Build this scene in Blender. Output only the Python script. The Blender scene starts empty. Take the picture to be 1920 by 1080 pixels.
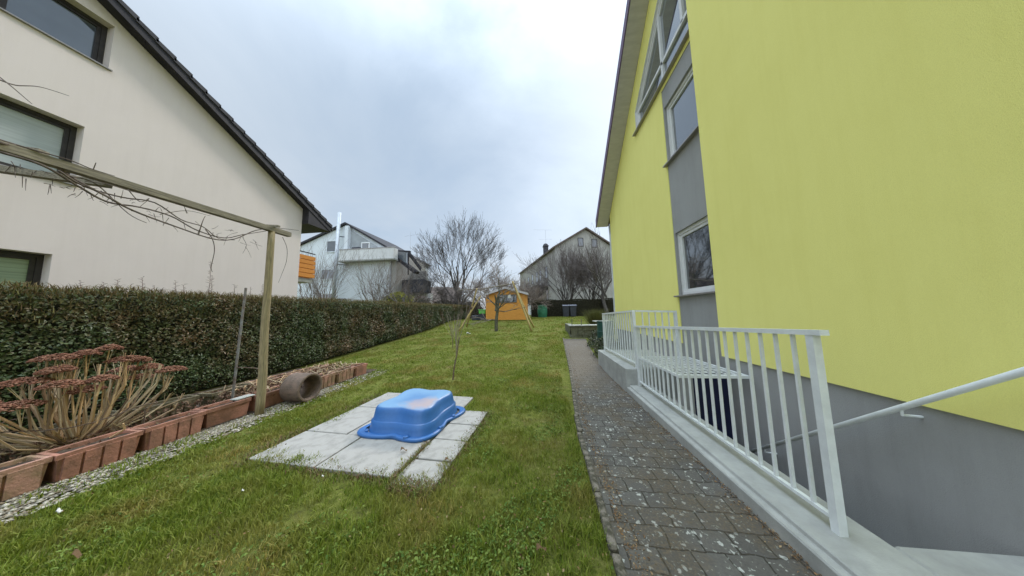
import bpy, math, random
import numpy as np
from mathutils import Vector, Matrix, noise
from mathutils.geometry import tessellate_polygon
random.seed(7); R = np.random.default_rng(7)
PI = math.pi
S = bpy.context.scene; C = S.collection
# ---------------------------------------------------------------- camera
F, H = 458.0, 1.5                                   # focal length in 1920-px pixels, eye height
_Y = np.array([55., -44., -F]); _a = -90.
_Z = np.array([_a, -(_a*_Y[0]+F*F)/_Y[1], -F])
_Y /= np.linalg.norm(_Y); _Z /= np.linalg.norm(_Z); _X = np.cross(_Y, _Z)
cam = bpy.data.cameras.new('camera'); cam.sensor_width = 36; cam.lens = 36*F/1920
cam.clip_start = .05; cam.clip_end = 3000
co = bpy.data.objects.new('camera', cam); C.objects.link(co)
co.matrix_world = Matrix(((_X[0],_X[1],_X[2],0),(_Y[0],_Y[1],_Y[2],0),(_Z[0],_Z[1],_Z[2],H),(0,0,0,1)))
S.camera = co
# ---------------------------------------------------------------- world and sun
SUN_AZ, SUN_EL = math.radians(24), math.radians(40)   # azimuth from +Y towards +X
w = bpy.data.worlds.new('World'); S.world = w; w.use_nodes = True
nt = w.node_tree; nt.nodes.clear()
def N(t, kind, **kw):
    n = t.nodes.new(kind)
    for k, v in kw.items():
        if k in n.inputs: n.inputs[k].default_value = v
        else: setattr(n, k, v)
    return n
def mth(t, op, a, b=None, c=None, clamp=False):
    n = t.nodes.new('ShaderNodeMath'); n.operation = op; n.use_clamp = clamp
    for i, v in enumerate((a, b, c)):
        if v is None: continue
        if isinstance(v, (int, float)): n.inputs[i].default_value = v
        else: t.links.new(v, n.inputs[i])
    return n.outputs[0]
def mixc(t, f, a, b, blend='MIX'):
    n = t.nodes.new('ShaderNodeMix'); n.data_type = 'RGBA'; n.blend_type = blend
    for s, v in ((n.inputs[0], f), (n.inputs[6], a), (n.inputs[7], b)):
        if isinstance(v, (int, float)): s.default_value = v
        elif isinstance(v, (tuple, list)): s.default_value = (*v[:3], 1)
        else: t.links.new(v, s)
    return n.outputs[2]
def ramp(t, fac, pts, interp='LINEAR'):
    n = t.nodes.new('ShaderNodeValToRGB'); n.color_ramp.interpolation = interp
    e = n.color_ramp.elements
    while len(e) < len(pts): e.new(.5)
    for i, (p, c) in enumerate(pts):
        e[i].position = p
        e[i].color = (c, c, c, 1) if isinstance(c, (int, float)) else (*c[:3], 1)
    t.links.new(fac, n.inputs[0]); return n.outputs[0]
sky = N(nt, 'ShaderNodeTexSky', sky_type='NISHITA', sun_disc=False, sun_elevation=SUN_EL, sun_rotation=SUN_AZ)
tc = N(nt, 'ShaderNodeTexCoord'); sp = N(nt, 'ShaderNodeSeparateXYZ'); nt.links.new(tc.outputs['Generated'], sp.inputs[0])
zz = mth(nt, 'ADD', mth(nt, 'MAXIMUM', sp.outputs[2], 0.0), .22)
cb = N(nt, 'ShaderNodeCombineXYZ')
nt.links.new(mth(nt, 'DIVIDE', sp.outputs[0], zz), cb.inputs[0]); nt.links.new(mth(nt, 'DIVIDE', sp.outputs[1], zz), cb.inputs[1])
n1 = N(nt, 'ShaderNodeTexNoise', Scale=.9, Detail=8, Roughness=.56, Distortion=.5); nt.links.new(cb.outputs[0], n1.inputs['Vector'])
n2 = N(nt, 'ShaderNodeTexNoise', Scale=.33, Detail=2); nt.links.new(cb.outputs[0], n2.inputs['Vector'])
cl = mth(nt, 'ADD', mth(nt, 'MULTIPLY', n1.outputs[0], .6), mth(nt, 'MULTIPLY', n2.outputs[0], .4))
cover = ramp(nt, cl, [(.40, .3), (.60, 1.)])
# overcast veil: brighter overhead and towards the veiled sun
dp = N(nt, 'ShaderNodeVectorMath', operation='DOT_PRODUCT'); nt.links.new(tc.outputs['Generated'], dp.inputs[0])
dp.inputs[1].default_value = (math.sin(SUN_AZ)*math.cos(.42), math.cos(SUN_AZ)*math.cos(.42), math.sin(.42))
glow = mth(nt, 'POWER', mth(nt, 'MAXIMUM', dp.outputs['Value'], 0.0), 7)
zen = mth(nt, 'POWER', mth(nt, 'MAXIMUM', sp.outputs[2], 0.0), 9.0)
behind = mth(nt, 'MULTIPLY', mth(nt, 'MAXIMUM', mth(nt, 'MULTIPLY', sp.outputs[1], -1.0), 0.0), .95)
lum = mth(nt, 'ADD', mth(nt, 'ADD', mth(nt, 'MULTIPLY', glow, .36), .60), mth(nt, 'ADD', mth(nt, 'MULTIPLY', zen, 7.5), behind))
hz = mth(nt, 'POWER', mth(nt, 'SUBTRACT', 1.0, mth(nt, 'MAXIMUM', sp.outputs[2], 0.0)), 5)
veil = mixc(nt, hz, (.74, .86, 1.0), (.96, 1.0, 1.05))
veil2 = N(nt, 'ShaderNodeVectorMath', operation='SCALE'); nt.links.new(veil, veil2.inputs[0]); nt.links.new(lum, veil2.inputs['Scale'])
sk = N(nt, 'ShaderNodeVectorMath', operation='SCALE'); nt.links.new(sky.outputs[0], sk.inputs[0]); sk.inputs['Scale'].default_value = .08
blue = mixc(nt, .68, sk.outputs[0], (.37, .48, .61))
col = mixc(nt, cover, blue, veil2.outputs[0])
bg = N(nt, 'ShaderNodeBackground'); nt.links.new(col, bg.inputs[0]); bg.inputs[1].default_value = 1.0
wo = N(nt, 'ShaderNodeOutputWorld'); nt.links.new(bg.outputs[0], wo.inputs[0])
sl = bpy.data.lights.new('sun', 'SUN'); sl.energy = 1.4; sl.angle = math.radians(10); sl.color = (1, .95, .88)
so = bpy.data.objects.new('sun', sl); C.objects.link(so)
sd = Vector((math.sin(SUN_AZ)*math.cos(SUN_EL), math.cos(SUN_AZ)*math.cos(SUN_EL), math.sin(SUN_EL)))
so.rotation_euler = sd.to_track_quat('Z', 'Y').to_euler()
S.view_settings.view_transform = 'Standard'; S.view_settings.look = 'None'
S.view_settings.exposure = 0.42; S.view_settings.gamma = 1
S.cycles.use_denoising = True
S.cycles.max_bounces = 6
# ---------------------------------------------------------------- materials
def base(name, rough=.7, metal=0, spec=.4):
    m = bpy.data.materials.new(name); m.use_nodes = True
    t = m.node_tree; b = t.nodes['Principled BSDF']
    b.inputs['Roughness'].default_value = rough; b.inputs['Metallic'].default_value = metal
    b.inputs['Specular IOR Level'].default_value = spec
    return m, t, b
def bump(t, b, h, strength=.3, dist=.01):
    n = t.nodes.new('ShaderNodeBump'); n.inputs['Strength'].default_value = strength; n.inputs['Distance'].default_value = dist
    t.links.new(h, n.inputs['Height']); t.links.new(n.outputs[0], b.inputs['Normal'])
def ocoord(t, scale=(1, 1, 1)):
    c = N(t, 'ShaderNodeTexCoord'); m = N(t, 'ShaderNodeMapping'); m.inputs['Scale'].default_value = scale
    t.links.new(c.outputs['Object'], m.inputs[0]); return m.outputs[0]
def mat(name, c, rough=.7, var=.12, scale=6, bmp=0, bscale=60, metal=0, spec=.4, c2=None, stretch=(1, 1, 1), t0=.35, t1=.65):
    m, t, b = base(name, rough, metal, spec); v = ocoord(t, stretch)
    n = N(t, 'ShaderNodeTexNoise', Scale=scale, Detail=6, Roughness=.6); t.links.new(v, n.inputs['Vector'])
    lo = c2 if c2 else tuple(x*(1-var) for x in c); hi = c if c2 else tuple(min(1, x*(1+var)) for x in c)
    t.links.new(ramp(t, n.outputs[0], [(t0, lo), (t1, hi)]), b.inputs['Base Color'])
    if bmp:
        n2 = N(t, 'ShaderNodeTexNoise', Scale=bscale, Detail=4); t.links.new(v, n2.inputs['Vector'])
        bump(t, b, n2.outputs[0], bmp, .01)
    return m
def island(name, cols, rough=.6, spec=.3, patch=None, pscale=1.5, pr=(.42, .62), transl=0):
    m, t, b = base(name, rough, 0, spec)
    g = N(t, 'ShaderNodeNewGeometry')
    k = len(cols); c = ramp(t, g.outputs['Random Per Island'], [((i+.5)/k, x) for i, x in enumerate(cols)])
    if patch:
        v = ocoord(t); n = N(t, 'ShaderNodeTexNoise', Scale=pscale, Detail=4); t.links.new(v, n.inputs['Vector'])
        c2 = ramp(t, g.outputs['Random Per Island'], [((i+.5)/len(patch), x) for i, x in enumerate(patch)])
        c = mixc(t, ramp(t, n.outputs[0], [(pr[0], 0.), (pr[1], 1.)]), c, c2)
    t.links.new(c, b.inputs['Base Color'])
    if transl:
        tr = N(t, 'ShaderNodeBsdfTranslucent'); t.links.new(c, tr.inputs[0])
        mx = N(t, 'ShaderNodeMixShader'); mx.inputs[0].default_value = transl
        t.links.new(b.outputs[0], mx.inputs[1]); t.links.new(tr.outputs[0], mx.inputs[2])
        t.links.new(mx.outputs[0], t.nodes['Material Output'].inputs[0])
    return m
def render_wall(name, c, dirt=(0, 0, 0), k=.1):
    """plaster render: fine grain, faint large stains and rain streaks"""
    m, t, b = base(name, .9, 0, .2); v = ocoord(t)
    n = N(t, 'ShaderNodeTexNoise', Scale=.7, Detail=6, Roughness=.65); t.links.new(v, n.inputs['Vector'])
    v2 = ocoord(t, (3, 3, .25)); n3 = N(t, 'ShaderNodeTexNoise', Scale=1.6, Detail=5, Roughness=.7); t.links.new(v2, n3.inputs['Vector'])
    f = mth(t, 'MULTIPLY', mth(t, 'ADD', ramp(t, n.outputs[0], [(.4, 0.), (.72, 1.)]), ramp(t, n3.outputs[0], [(.45, 0.), (.8, 1.)])), k)
    c0 = mixc(t, f, c, dirt)
    n2 = N(t, 'ShaderNodeTexNoise', Scale=220, Detail=2); t.links.new(v, n2.inputs['Vector'])
    c1 = mixc(t, ramp(t, n2.outputs[0], [(.35, .16), (.6, 0.)]), c0, tuple(x*.6 for x in c))
    t.links.new(c1, b.inputs['Base Color'])
    bump(t, b, n2.outputs[0], .55, .005)
    return m
def glass(name, c=(.05, .06, .07), rough=.04):
    m, t, b = base(name, rough, 0, 1.0)
    v = ocoord(t); n = N(t, 'ShaderNodeTexNoise', Scale=1.1, Detail=3); t.links.new(v, n.inputs['Vector'])
    t.links.new(ramp(t, n.outputs[0], [(.3, tuple(x*.6 for x in c)), (.7, c)]), b.inputs['Base Color'])
    b.inputs['Coat Weight'].default_value = 1; b.inputs['Coat Roughness'].default_value = .02; b.inputs['Coat IOR'].default_value = 1.9
    return m
def wood(name, c, rough=.8, grain=(30, 2, 30), c2=None):
    return mat(name, c, rough, .25, 4, .5, 12, c2=c2, stretch=grain)
m_yellow = render_wall('yellow_render', (.92, .875, .285), (.76, .70, .18), .24)
m_plinth = render_wall('grey_render', (.37, .372, .365), (.23, .235, .22), .4)
m_cream = render_wall('cream_render', (.79, .70, .655), (.56, .48, .43), .16)
m_white = render_wall('white_render', (.74, .78, .81), (.5, .54, .57), .2)
m_greyw = render_wall('grey_beige_render', (.42, .40, .37), (.2, .2, .18), .4)
m_bright = render_wall('bright_render', (.72, .72, .70), (.3, .3, .28), .3)
m_tile = mat('dark_roof_tiles', (.05, .048, .055), .75, .3, 5, .4, 30)
m_fascia = mat('dark_fascia_board', (.02, .018, .022), .6, .3, 4, .2, 40)
m_purple = mat('purple_brown_fascia', (.13, .085, .16), .6, .2, 4)
m_soffit = mat('pale_soffit_board', (.50, .48, .46), .7, .08, 3, stretch=(1, 6, 1))
m_browntile = mat('brown_roof_tiles', (.12, .09, .075), .8, .3, 3, .4, 20)
m_pvc = mat('white_window_plastic', (.72, .73, .72), .35, .05, 5)
m_brownf = mat('dark_brown_window_frame', (.035, .03, .028), .45, .2, 8)
m_sill = mat('aluminium_sill', (.33, .31, .30), .4, .1, 10, metal=.5)
m_glass = glass('window_glass', (.10, .12, .14)); m_glassd = glass('dark_window_glass', (.03, .035, .04))
m_curtain = mat('pale_roller_blind', (.42, .46, .45), .5, .1, 3, spec=.9, stretch=(.4, .4, 9))
m_green_blind = mat('green_tinted_blind', (.28, .36, .22), .5, .25, 3, spec=.9, stretch=(.2, .2, 9))
m_orange = wood('orange_stained_wood', (.80, .33, .055), .6, (2, 30, 30), c2=(.62, .22, .03))
m_shed = wood('orange_shed_boards', (.70, .33, .06), .7, (1.2, 20, 20), c2=(.50, .21, .035))
m_post = wood('weathered_timber', (.36, .29, .16), .85, (20, 20, 1.4), c2=(.19, .155, .09))
m_beam = wood('grey_weathered_timber', (.33, .29, .225), .85, (20, 1.4, 20), c2=(.16, .14, .11))
m_pole = wood('peeled_pole_wood', (.52, .40, .16), .8, (10, 10, 2), c2=(.34, .25, .10))
m_bark = mat('bare_bark', (.105, .09, .078), .9, .4, 14, .6, 50, c2=(.045, .04, .036))
m_barkg = mat('mossy_bark', (.13, .125, .075), .9, .4, 9, .6, 50, c2=(.05, .05, .035))
m_twig = mat('pale_twig_bark', (.24, .195, .165), .9, .3, 9)
m_twigd = mat('dark_twig_bark', (.15, .125, .115), .9, .3, 9)
m_vine = mat('dead_vine_bark', (.13, .10, .085), .9, .4, 20)
m_galv = mat('galvanised_flue', (.52, .55, .58), .5, .1, 3, metal=.2)
m_rail = mat('white_painted_steel', (.70, .73, .72), .4, .06, 12, .1, 80)
m_kerb = mat('smooth_grey_concrete', (.40, .405, .37), .85, .1, 5, .3, 120, c2=(.30, .305, .28))
m_slab = mat('pale_concrete_slab', (.345, .33, .305), .9, .1, 9, .35, 150, c2=(.25, .24, .22), t0=.3, t1=.55)
m_blue = mat('blue_plastic', (.035, .17, .50), .42, .12, 5, .15, 60, spec=.5)
m_terra = mat('terracotta', (.40, .19, .135), .9, .2, 6, .6, 50, c2=(.24, .125, .085), t0=.4, t1=.6)
m_terrap = mat('terracotta_pale', (.43, .24, .18), .9, .2, 6, .6, 50, c2=(.25, .17, .10), t0=.4, t1=.6)
m_oldtr = mat('mossy_old_trough', (.19, .155, .10), .9, .3, 10, .7, 50, c2=(.09, .085, .045))
m_ring = mat('rough_concrete_ring', (.215, .15, .115), .95, .2, 12, .8, 90, c2=(.13, .10, .08))
m_soil = mat('dark_soil', (.07, .05, .035), 1, .5, 25, 1, 60)
m_rust = mat('rusty_steel', (.16, .12, .095), .7, .5, 20, .4, 90, c2=(.10, .055, .03))
m_bin = mat('dark_grey_bin_plastic', (.035, .038, .05), .5, .15, 5)
m_gbin = mat('green_barrel_plastic', (.03, .16, .085), .5, .2, 5)
m_dgreen = mat('dark_green_plastic', (.015, .06, .045), .5, .2, 5)
m_lime = mat('lime_plastic', (.13, .52, .09), .5, .15, 5)
m_navy = mat('navy_door_paint', (.012, .014, .045), .4, .2, 5)
m_stone = mat('mossy_block_stone', (.17, .165, .12), .95, .3, 12, .8, 40, c2=(.09, .095, .055))
m_roofedge = mat('pale_roof_felt_edge', (.45, .43, .43), .8, .15, 8)
m_white_small = mat('white_pebble', (.62, .60, .55), .8, .2, 8)
m_edge = mat('concrete_edging_stone', (.19, .165, .13), .95, .3, 22, .9, 50, c2=(.06, .055, .035), t0=.42, t1=.62)
# ground: soil and short turf, stains of moss and bare earth
m_lawn, t, b = base('lawn_ground', 1, 0, .1); v = ocoord(t)
a1 = N(t, 'ShaderNodeTexNoise', Scale=.55, Detail=8, Roughness=.65); a2 = N(t, 'ShaderNodeTexNoise', Scale=14, Detail=8, Roughness=.75); a3 = N(t, 'ShaderNodeTexNoise', Scale=2.6, Detail=6, Roughness=.7)
for a in (a1, a2, a3): t.links.new(v, a.inputs['Vector'])
g1 = ramp(t, a2.outputs[0], [(.3, (0.048, 0.051, 0.014)), (.48, (0.114, 0.132, 0.025)), (.7, (0.209, 0.212, 0.055))])
g2 = ramp(t, a2.outputs[0], [(.3, (0.076, 0.055, 0.028)), (.5, (0.162, 0.128, 0.050)), (.7, (0.247, 0.204, 0.090))])
g3 = mixc(t, ramp(t, a3.outputs[0], [(.46, 0.), (.64, 1.)]), g1, g2)
t.links.new(mixc(t, ramp(t, a1.outputs[0], [(.42, 0.), (.6, .8)]), g1, g3), b.inputs['Base Color']); bump(t, b, a2.outputs[0], 1, .03)
# paving: interlocking blocks with grooves, lichen and moss
m_path, t, b = base('lichen_block_paving', .9, 0, .3); v = ocoord(t)
nw = N(t, 'ShaderNodeTexNoise', Scale=7, Detail=3); t.links.new(v, nw.inputs['Vector'])
wv = N(t, 'ShaderNodeVectorMath', operation='MULTIPLY_ADD'); t.links.new(nw.outputs['Color'], wv.inputs[0]); wv.inputs[1].default_value = (.055, .055, 0); t.links.new(v, wv.inputs[2])
br = N(t, 'ShaderNodeTexBrick'); t.links.new(wv.outputs[0], br.inputs['Vector'])
br.inputs['Scale'].default_value = 1; br.inputs['Brick Width'].default_value = .20; br.inputs['Row Height'].default_value = .165; br.inputs['Mortar Size'].default_value = .006; br.inputs['Mortar Smooth'].default_value = .8
br.inputs['Color1'].default_value = (.19, .18, .16, 1); br.inputs['Color2'].default_value = (.145, .137, .122, 1); br.inputs['Mortar'].default_value = (.085, .074, .055, 1)
nf = N(t, 'ShaderNodeTexNoise', Scale=60, Detail=6, Roughness=.7); t.links.new(v, nf.inputs['Vector'])
nl = N(t, 'ShaderNodeTexNoise', Scale=2.2, Detail=5, Roughness=.6); t.links.new(v, nl.inputs['Vector'])
c = mixc(t, .55, br.outputs[0], ramp(t, nf.outputs[0], [(.3, (.03, .028, .024)), (.7, (.24, .23, .21))]), 'OVERLAY')
vo = N(t, 'ShaderNodeTexVoronoi', Scale=26, feature='F1'); vn = N(t, 'ShaderNodeTexNoise', Scale=40, Detail=4); t.links.new(v, vn.inputs['Vector'])
wv2 = N(t, 'ShaderNodeVectorMath', operation='MULTIPLY_ADD'); t.links.new(vn.outputs['Color'], wv2.inputs[0]); wv2.inputs[1].default_value = (.05, .05, 0); t.links.new(v, wv2.inputs[2]); t.links.new(wv2.outputs[0], vo.inputs['Vector'])
sc = N(t, 'ShaderNodeSeparateColor'); t.links.new(vo.outputs['Color'], sc.inputs[0])
rad = mth(t, 'MULTIPLY', mth(t, 'SUBTRACT', sc.outputs[0], .30), .66)
lich = ramp(t, mth(t, 'SUBTRACT', rad, vo.outputs['Distance']), [(.0, 0.), (.09, .9)])
c = mixc(t, lich, c, ramp(t, nf.outputs[0], [(.35, (.26, .27, .23)), (.6, (.50, .50, .45))]))
vo2 = N(t, 'ShaderNodeTexVoronoi', Scale=55, feature='F1'); t.links.new(wv2.outputs[0], vo2.inputs['Vector'])
sc2 = N(t, 'ShaderNodeSeparateColor'); t.links.new(vo2.outputs['Color'], sc2.inputs[0])
c = mixc(t, ramp(t, mth(t, 'SUBTRACT', mth(t, 'MULTIPLY', mth(t, 'SUBTRACT', sc2.outputs[1], .42), .75), vo2.outputs['Distance']), [(0., 0.), (.08, .6)]), c, (.33, .34, .29))
sx = N(t, 'ShaderNodeSeparateXYZ'); t.links.new(v, sx.inputs[0])
moss = mth(t, 'MULTIPLY', ramp(t, nl.outputs[0], [(.44, 0.), (.58, .85)]), ramp(t, nf.outputs[0], [(.4, .3), (.6, 1.)]))
c = mixc(t, moss, c, ramp(t, nf.outputs[0], [(.4, (.06, .05, .03)), (.6, (.135, .10, .06))]))
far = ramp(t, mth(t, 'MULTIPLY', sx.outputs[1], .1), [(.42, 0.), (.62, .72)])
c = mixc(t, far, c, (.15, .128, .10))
t.links.new(c, b.inputs['Base Color'])
bump(t, b, mth(t, 'ADD', mth(t, 'MULTIPLY', br.outputs['Fac'], -1.2), mth(t, 'MULTIPLY', nf.outputs[0], .5)), .8, .012)
m_gravel = mat('pale_gravel', (.28, .25, .2), .95, .3, 30, 1, 60, c2=(.07, .06, .04))
# foliage
grass_cols = [(0.078, 0.122, 0.011), (0.168, 0.232, 0.023), (0.246, 0.306, 0.042), (0.117, 0.171, 0.017), (0.338, 0.354, 0.078), (0.194, 0.244, 0.022)]
dry_cols = [(0.265, 0.250, 0.046), (0.424, 0.321, 0.101), (0.199, 0.201, 0.030), (0.504, 0.392, 0.152), (0.239, 0.250, 0.041), (0.133, 0.107, 0.030)]
m_grass = island('grass_blades', grass_cols, .55, .3, dry_cols, 1.3, (.46, .66), .3)
m_clover = island('clover_leaves', [(.06, .11, .02), (.12, .17, .035), (.17, .22, .05), (.09, .14, .025)], .75, .15)
m_hleaf = island('hedge_leaves', [(0.033, 0.058, 0.018), (0.065, 0.104, 0.029), (0.117, 0.156, 0.052), (0.046, 0.078, 0.026), (0.195, 0.221, 0.104), (0.065, 0.091, 0.026), (0.117, 0.104, 0.046)], .42, .4,
                 [(0.182, 0.111, 0.046), (0.117, 0.078, 0.033), (0.091, 0.111, 0.039), (0.247, 0.156, 0.078)], .8, (.50, .64), .1)
m_hbrown = island('hedge_top_twigs', [(.14, .095, .04), (.20, .14, .06), (.13, .12, .035), (.17, .11, .06), (.18, .17, .06)], .8, .2)
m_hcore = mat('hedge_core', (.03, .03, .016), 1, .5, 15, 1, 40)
m_hbleaf = island('far_hedge_leaves', [(.03, .026, .016), (.05, .038, .024), (.04, .04, .02)], .7, .2)
m_conif = island('golden_conifer_tufts', [(.26, .25, .03), (.36, .33, .05), (.17, .18, .03)], .7, .2)
m_mauve = island('mauve_twigs', [(.22, .15, .13), (.30, .21, .18), (.16, .11, .10)], .8, .2)
m_shrub = island('evergreen_shrub_leaves', [(.02, .04, .015), (.05, .075, .03), (.10, .12, .05), (.07, .06, .03)], .5, .4)
m_tuft = island('olive_tuft_blades', [(.10, .11, .035), (.15, .14, .05), (.08, .09, .03)], .7, .2)
m_litter = island('dead_leaves', [(.16, .09, .04), (.25, .15, .07), (.10, .06, .03), (.33, .24, .13)], .8, .2)
m_mossl = island('reddish_moss_tufts', [(.18, .10, .07), (.26, .18, .10), (.15, .17, .05), (.22, .21, .09), (.13, .18, .04)], .9, .1)
m_stem = island('dry_sedum_stems', [(.60, .40, .22), (.66, .48, .28), (.48, .37, .25), (.62, .52, .36), (.34, .23, .14), (.24, .18, .13)], .8, .2)
m_head = island('dry_sedum_heads', [(.19, .085, .055), (.25, .11, .07), (.14, .07, .05), (.32, .17, .11)], .9, .1)
m_deadl = island('dead_curled_leaves', [(.13, .065, .045), (.20, .12, .08), (.26, .19, .12), (.09, .05, .035)], .85, .15)
# ---------------------------------------------------------------- mesh helpers
class MB:
    def __init__(s): s.v = []; s.f = []
    def add(s, vs, fs):
        o = len(s.v); s.v += [tuple(p) for p in vs]; s.f += [tuple(i+o for i in f) for f in fs]; return s
    def box(s, a, b, bev=0):
        (x0, y0, z0), (x1, y1, z1) = a, b
        if not bev:
            return s.add([(x0,y0,z0),(x1,y0,z0),(x1,y1,z0),(x0,y1,z0),(x0,y0,z1),(x1,y0,z1),(x1,y1,z1),(x0,y1,z1)],
                         [(0,3,2,1),(4,5,6,7),(0,1,5,4),(1,2,6,5),(2,3,7,6),(3,0,4,7)])
        e = bev
        vs = []
        for z, k in ((z0, e), (z0+e, 0), (z1-e, 0), (z1, e)):
            xa, xb, ya, yb = x0+k, x1-k, y0+k, y1-k
            vs += [(xa+(e if not k else 0), ya, z), (xb-(e if not k else 0), ya, z), (xb, ya+(e if not k else 0), z), (xb, yb-(e if not k else 0), z),
                   (xb-(e if not k else 0), yb, z), (xa+(e if not k else 0), yb, z), (xa, yb-(e if not k else 0), z), (xa, ya+(e if not k else 0), z)]
        fs = [tuple(reversed(range(8))), tuple(range(24, 32))]
        for k in range(3):
            for i in range(8): fs.append((k*8+i, k*8+(i+1) % 8, k*8+8+(i+1) % 8, k*8+8+i))
        return s.add(vs, fs)
    def tube(s, pts, rad, n=6, cap=True):
        P = [Vector(p) for p in pts]; o = len(s.v)
        if not isinstance(rad, (list, tuple)): rad = [rad]*len(P)
        up = None
        for i, p in enumerate(P):
            d = (P[min(i+1, len(P)-1)]-P[max(i-1, 0)])
            d = d.normalized() if d.length > 1e-9 else Vector((0, 0, 1))
            if up is None: up = d.orthogonal().normalized()
            up = (up - d*up.dot(d)); up = up.normalized() if up.length > 1e-6 else d.orthogonal().normalized()
            q = d.cross(up)
            for k in range(n):
                a = 2*PI*k/n; s.v.append(tuple(p+(up*math.cos(a)+q*math.sin(a))*rad[i]))
        for i in range(len(P)-1):
            for k in range(n): s.f.append((o+i*n+k, o+i*n+(k+1) % n, o+(i+1)*n+(k+1) % n, o+(i+1)*n+k))
        if cap: s.f.append(tuple(o+k for k in reversed(range(n)))); s.f.append(tuple(o+(len(P)-1)*n+k for k in range(n)))
        return s
    def bar(s, a, b, w, h, up=(0, 0, 1)):
        a, b = Vector(a), Vector(b); d = (b-a).normalized(); u = Vector(up); u = (u-d*u.dot(d)).normalized(); q = d.cross(u)
        vs = [p+q*(sx*w/2)+u*(sy*h/2) for p in (a, b) for sx, sy in ((-1,-1),(1,-1),(1,1),(-1,1))]
        return s.add(vs, [(0,3,2,1),(4,5,6,7),(0,1,5,4),(1,2,6,5),(2,3,7,6),(3,0,4,7)])
    def prism(s, poly, d):
        """poly: planar 3-D loop, d: extrusion vector"""
        n = len(poly); d = Vector(d); vs = [Vector(p) for p in poly]+[Vector(p)+d for p in poly]
        return s.add(vs, [tuple(range(n))[::-1], tuple(range(n, 2*n))]+[(i, (i+1) % n, n+(i+1) % n, n+i) for i in range(n)])
    def build(s, name, m, parent=None, smooth=False, recalc=False):
        me = bpy.data.meshes.new(name); me.from_pydata(s.v, [], s.f); me.update()
        if recalc:
            import bmesh
            bm = bmesh.new(); bm.from_mesh(me); bmesh.ops.recalc_face_normals(bm, faces=bm.faces); bm.to_mesh(me); bm.free()
        if smooth: me.polygons.foreach_set('use_smooth', [True]*len(me.polygons))
        me.materials.append(m); o = bpy.data.objects.new(name, me); C.objects.link(o)
        if parent:
            o.parent = parent; o.matrix_parent_inverse = inv(parent)
        return o
def inv(p): return p_world(p).inverted()
def p_world(p):
    m = Matrix.LocRotScale(p.location, p.rotation_euler, p.scale)
    return (p_world(p.parent) @ p.matrix_parent_inverse @ m) if p.parent else m
def np_mesh(name, V, faces, m, parent=None, smooth=False):
    """V (n,3), faces (k,c)"""
    me = bpy.data.meshes.new(name); k, c = faces.shape
    me.vertices.add(len(V)); me.vertices.foreach_set('co', V.astype(np.float32).ravel())
    me.loops.add(k*c); me.loops.foreach_set('vertex_index', faces.astype(np.int32).ravel())
    me.polygons.add(k); me.polygons.foreach_set('loop_start', (np.arange(k)*c).astype(np.int32))
    me.update(calc_edges=True)
    if smooth: me.polygons.foreach_set('use_smooth', [True]*k)
    me.materials.append(m); o = bpy.data.objects.new(name, me); C.objects.link(o)
    if parent: o.parent = parent; o.matrix_parent_inverse = inv(parent)
    return o
def tag(o, label, cat, group=None):
    o['label'] = label; o['category'] = cat
    if group: o['group'] = group
    return o
def struct(o): o['kind'] = 'structure'; return o
def stuff(o, label, cat): o['kind'] = 'stuff'; return tag(o, label, cat)
def thing(name, label, cat, loc=(0, 0, 0), rz=0, group=None):
    o = bpy.data.objects.new(name, None); C.objects.link(o); o.location = loc; o.rotation_euler = (0, 0, rz)
    o.empty_display_size = .1
    return tag(o, label, cat, group)
def at(px, py, axis, val):
    """photo pixel -> the point where its sight line meets the plane axis=val"""
    d = np.array([px-960, -(py-540), -F]); r = np.array([d@_X, d@_Y, d@_Z])
    t = (val-(H if axis == 2 else 0))/r[axis]; return Vector((r[0]*t, r[1]*t, r[2]*t+H))
def copy_tree(o, parent=None):
    c = o.copy(); C.objects.link(c)
    if parent: c.parent = parent
    for ch in o.children: copy_tree(ch, c)
    return c
def gz(x, y):
    pts = [(-1e9, 0), (6, 0), (8, .09), (10, .2), (12, .32), (14, .44), (16, .66), (18, .9), (20, .93), (1e9, .93)]
    z = np.interp(y, [p[0] for p in pts], [p[1] for p in pts])
    return float(z)+ .012*noise.noise(Vector((x*.8, y*.8, 0)))*(1 if y > 1 else 1)
# ---------------------------------------------------------------- scatter helpers
def blades(name, P, hgt, wid, m, lean=.5, parent=None, z_up=True, dirs=None):
    """bent grass blades: 5 vertices, a quad split + tip (as 3 triangles)"""
    n = len(P); a = R.uniform(0, 2*PI, n); side = np.stack([np.cos(a), np.sin(a), np.zeros(n)], 1)
    b2 = R.uniform(0, 2*PI, n); l = np.stack([np.cos(b2), np.sin(b2), np.zeros(n)], 1)*(R.uniform(.1, 1, n)*lean)[:, None]
    h = hgt[:, None]; w_ = wid[:, None]; up = np.array([[0, 0, 1.]])
    if dirs is not None: up = dirs
    mid = P+up*h*.55+l*h*.25; tip = P+up*h*.9+l*h*.95
    V = np.stack([P-side*w_/2, P+side*w_/2, mid-side*w_*.42, mid+side*w_*.42, tip], 1).reshape(-1, 3)
    i = np.arange(n)[:, None]*5
    Fc = np.concatenate([i+np.array([[0, 1, 3]]), i+np.array([[0, 3, 2]]), i+np.array([[2, 3, 4]])], 0)
    return np_mesh(name, V, Fc, m, parent)
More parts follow.
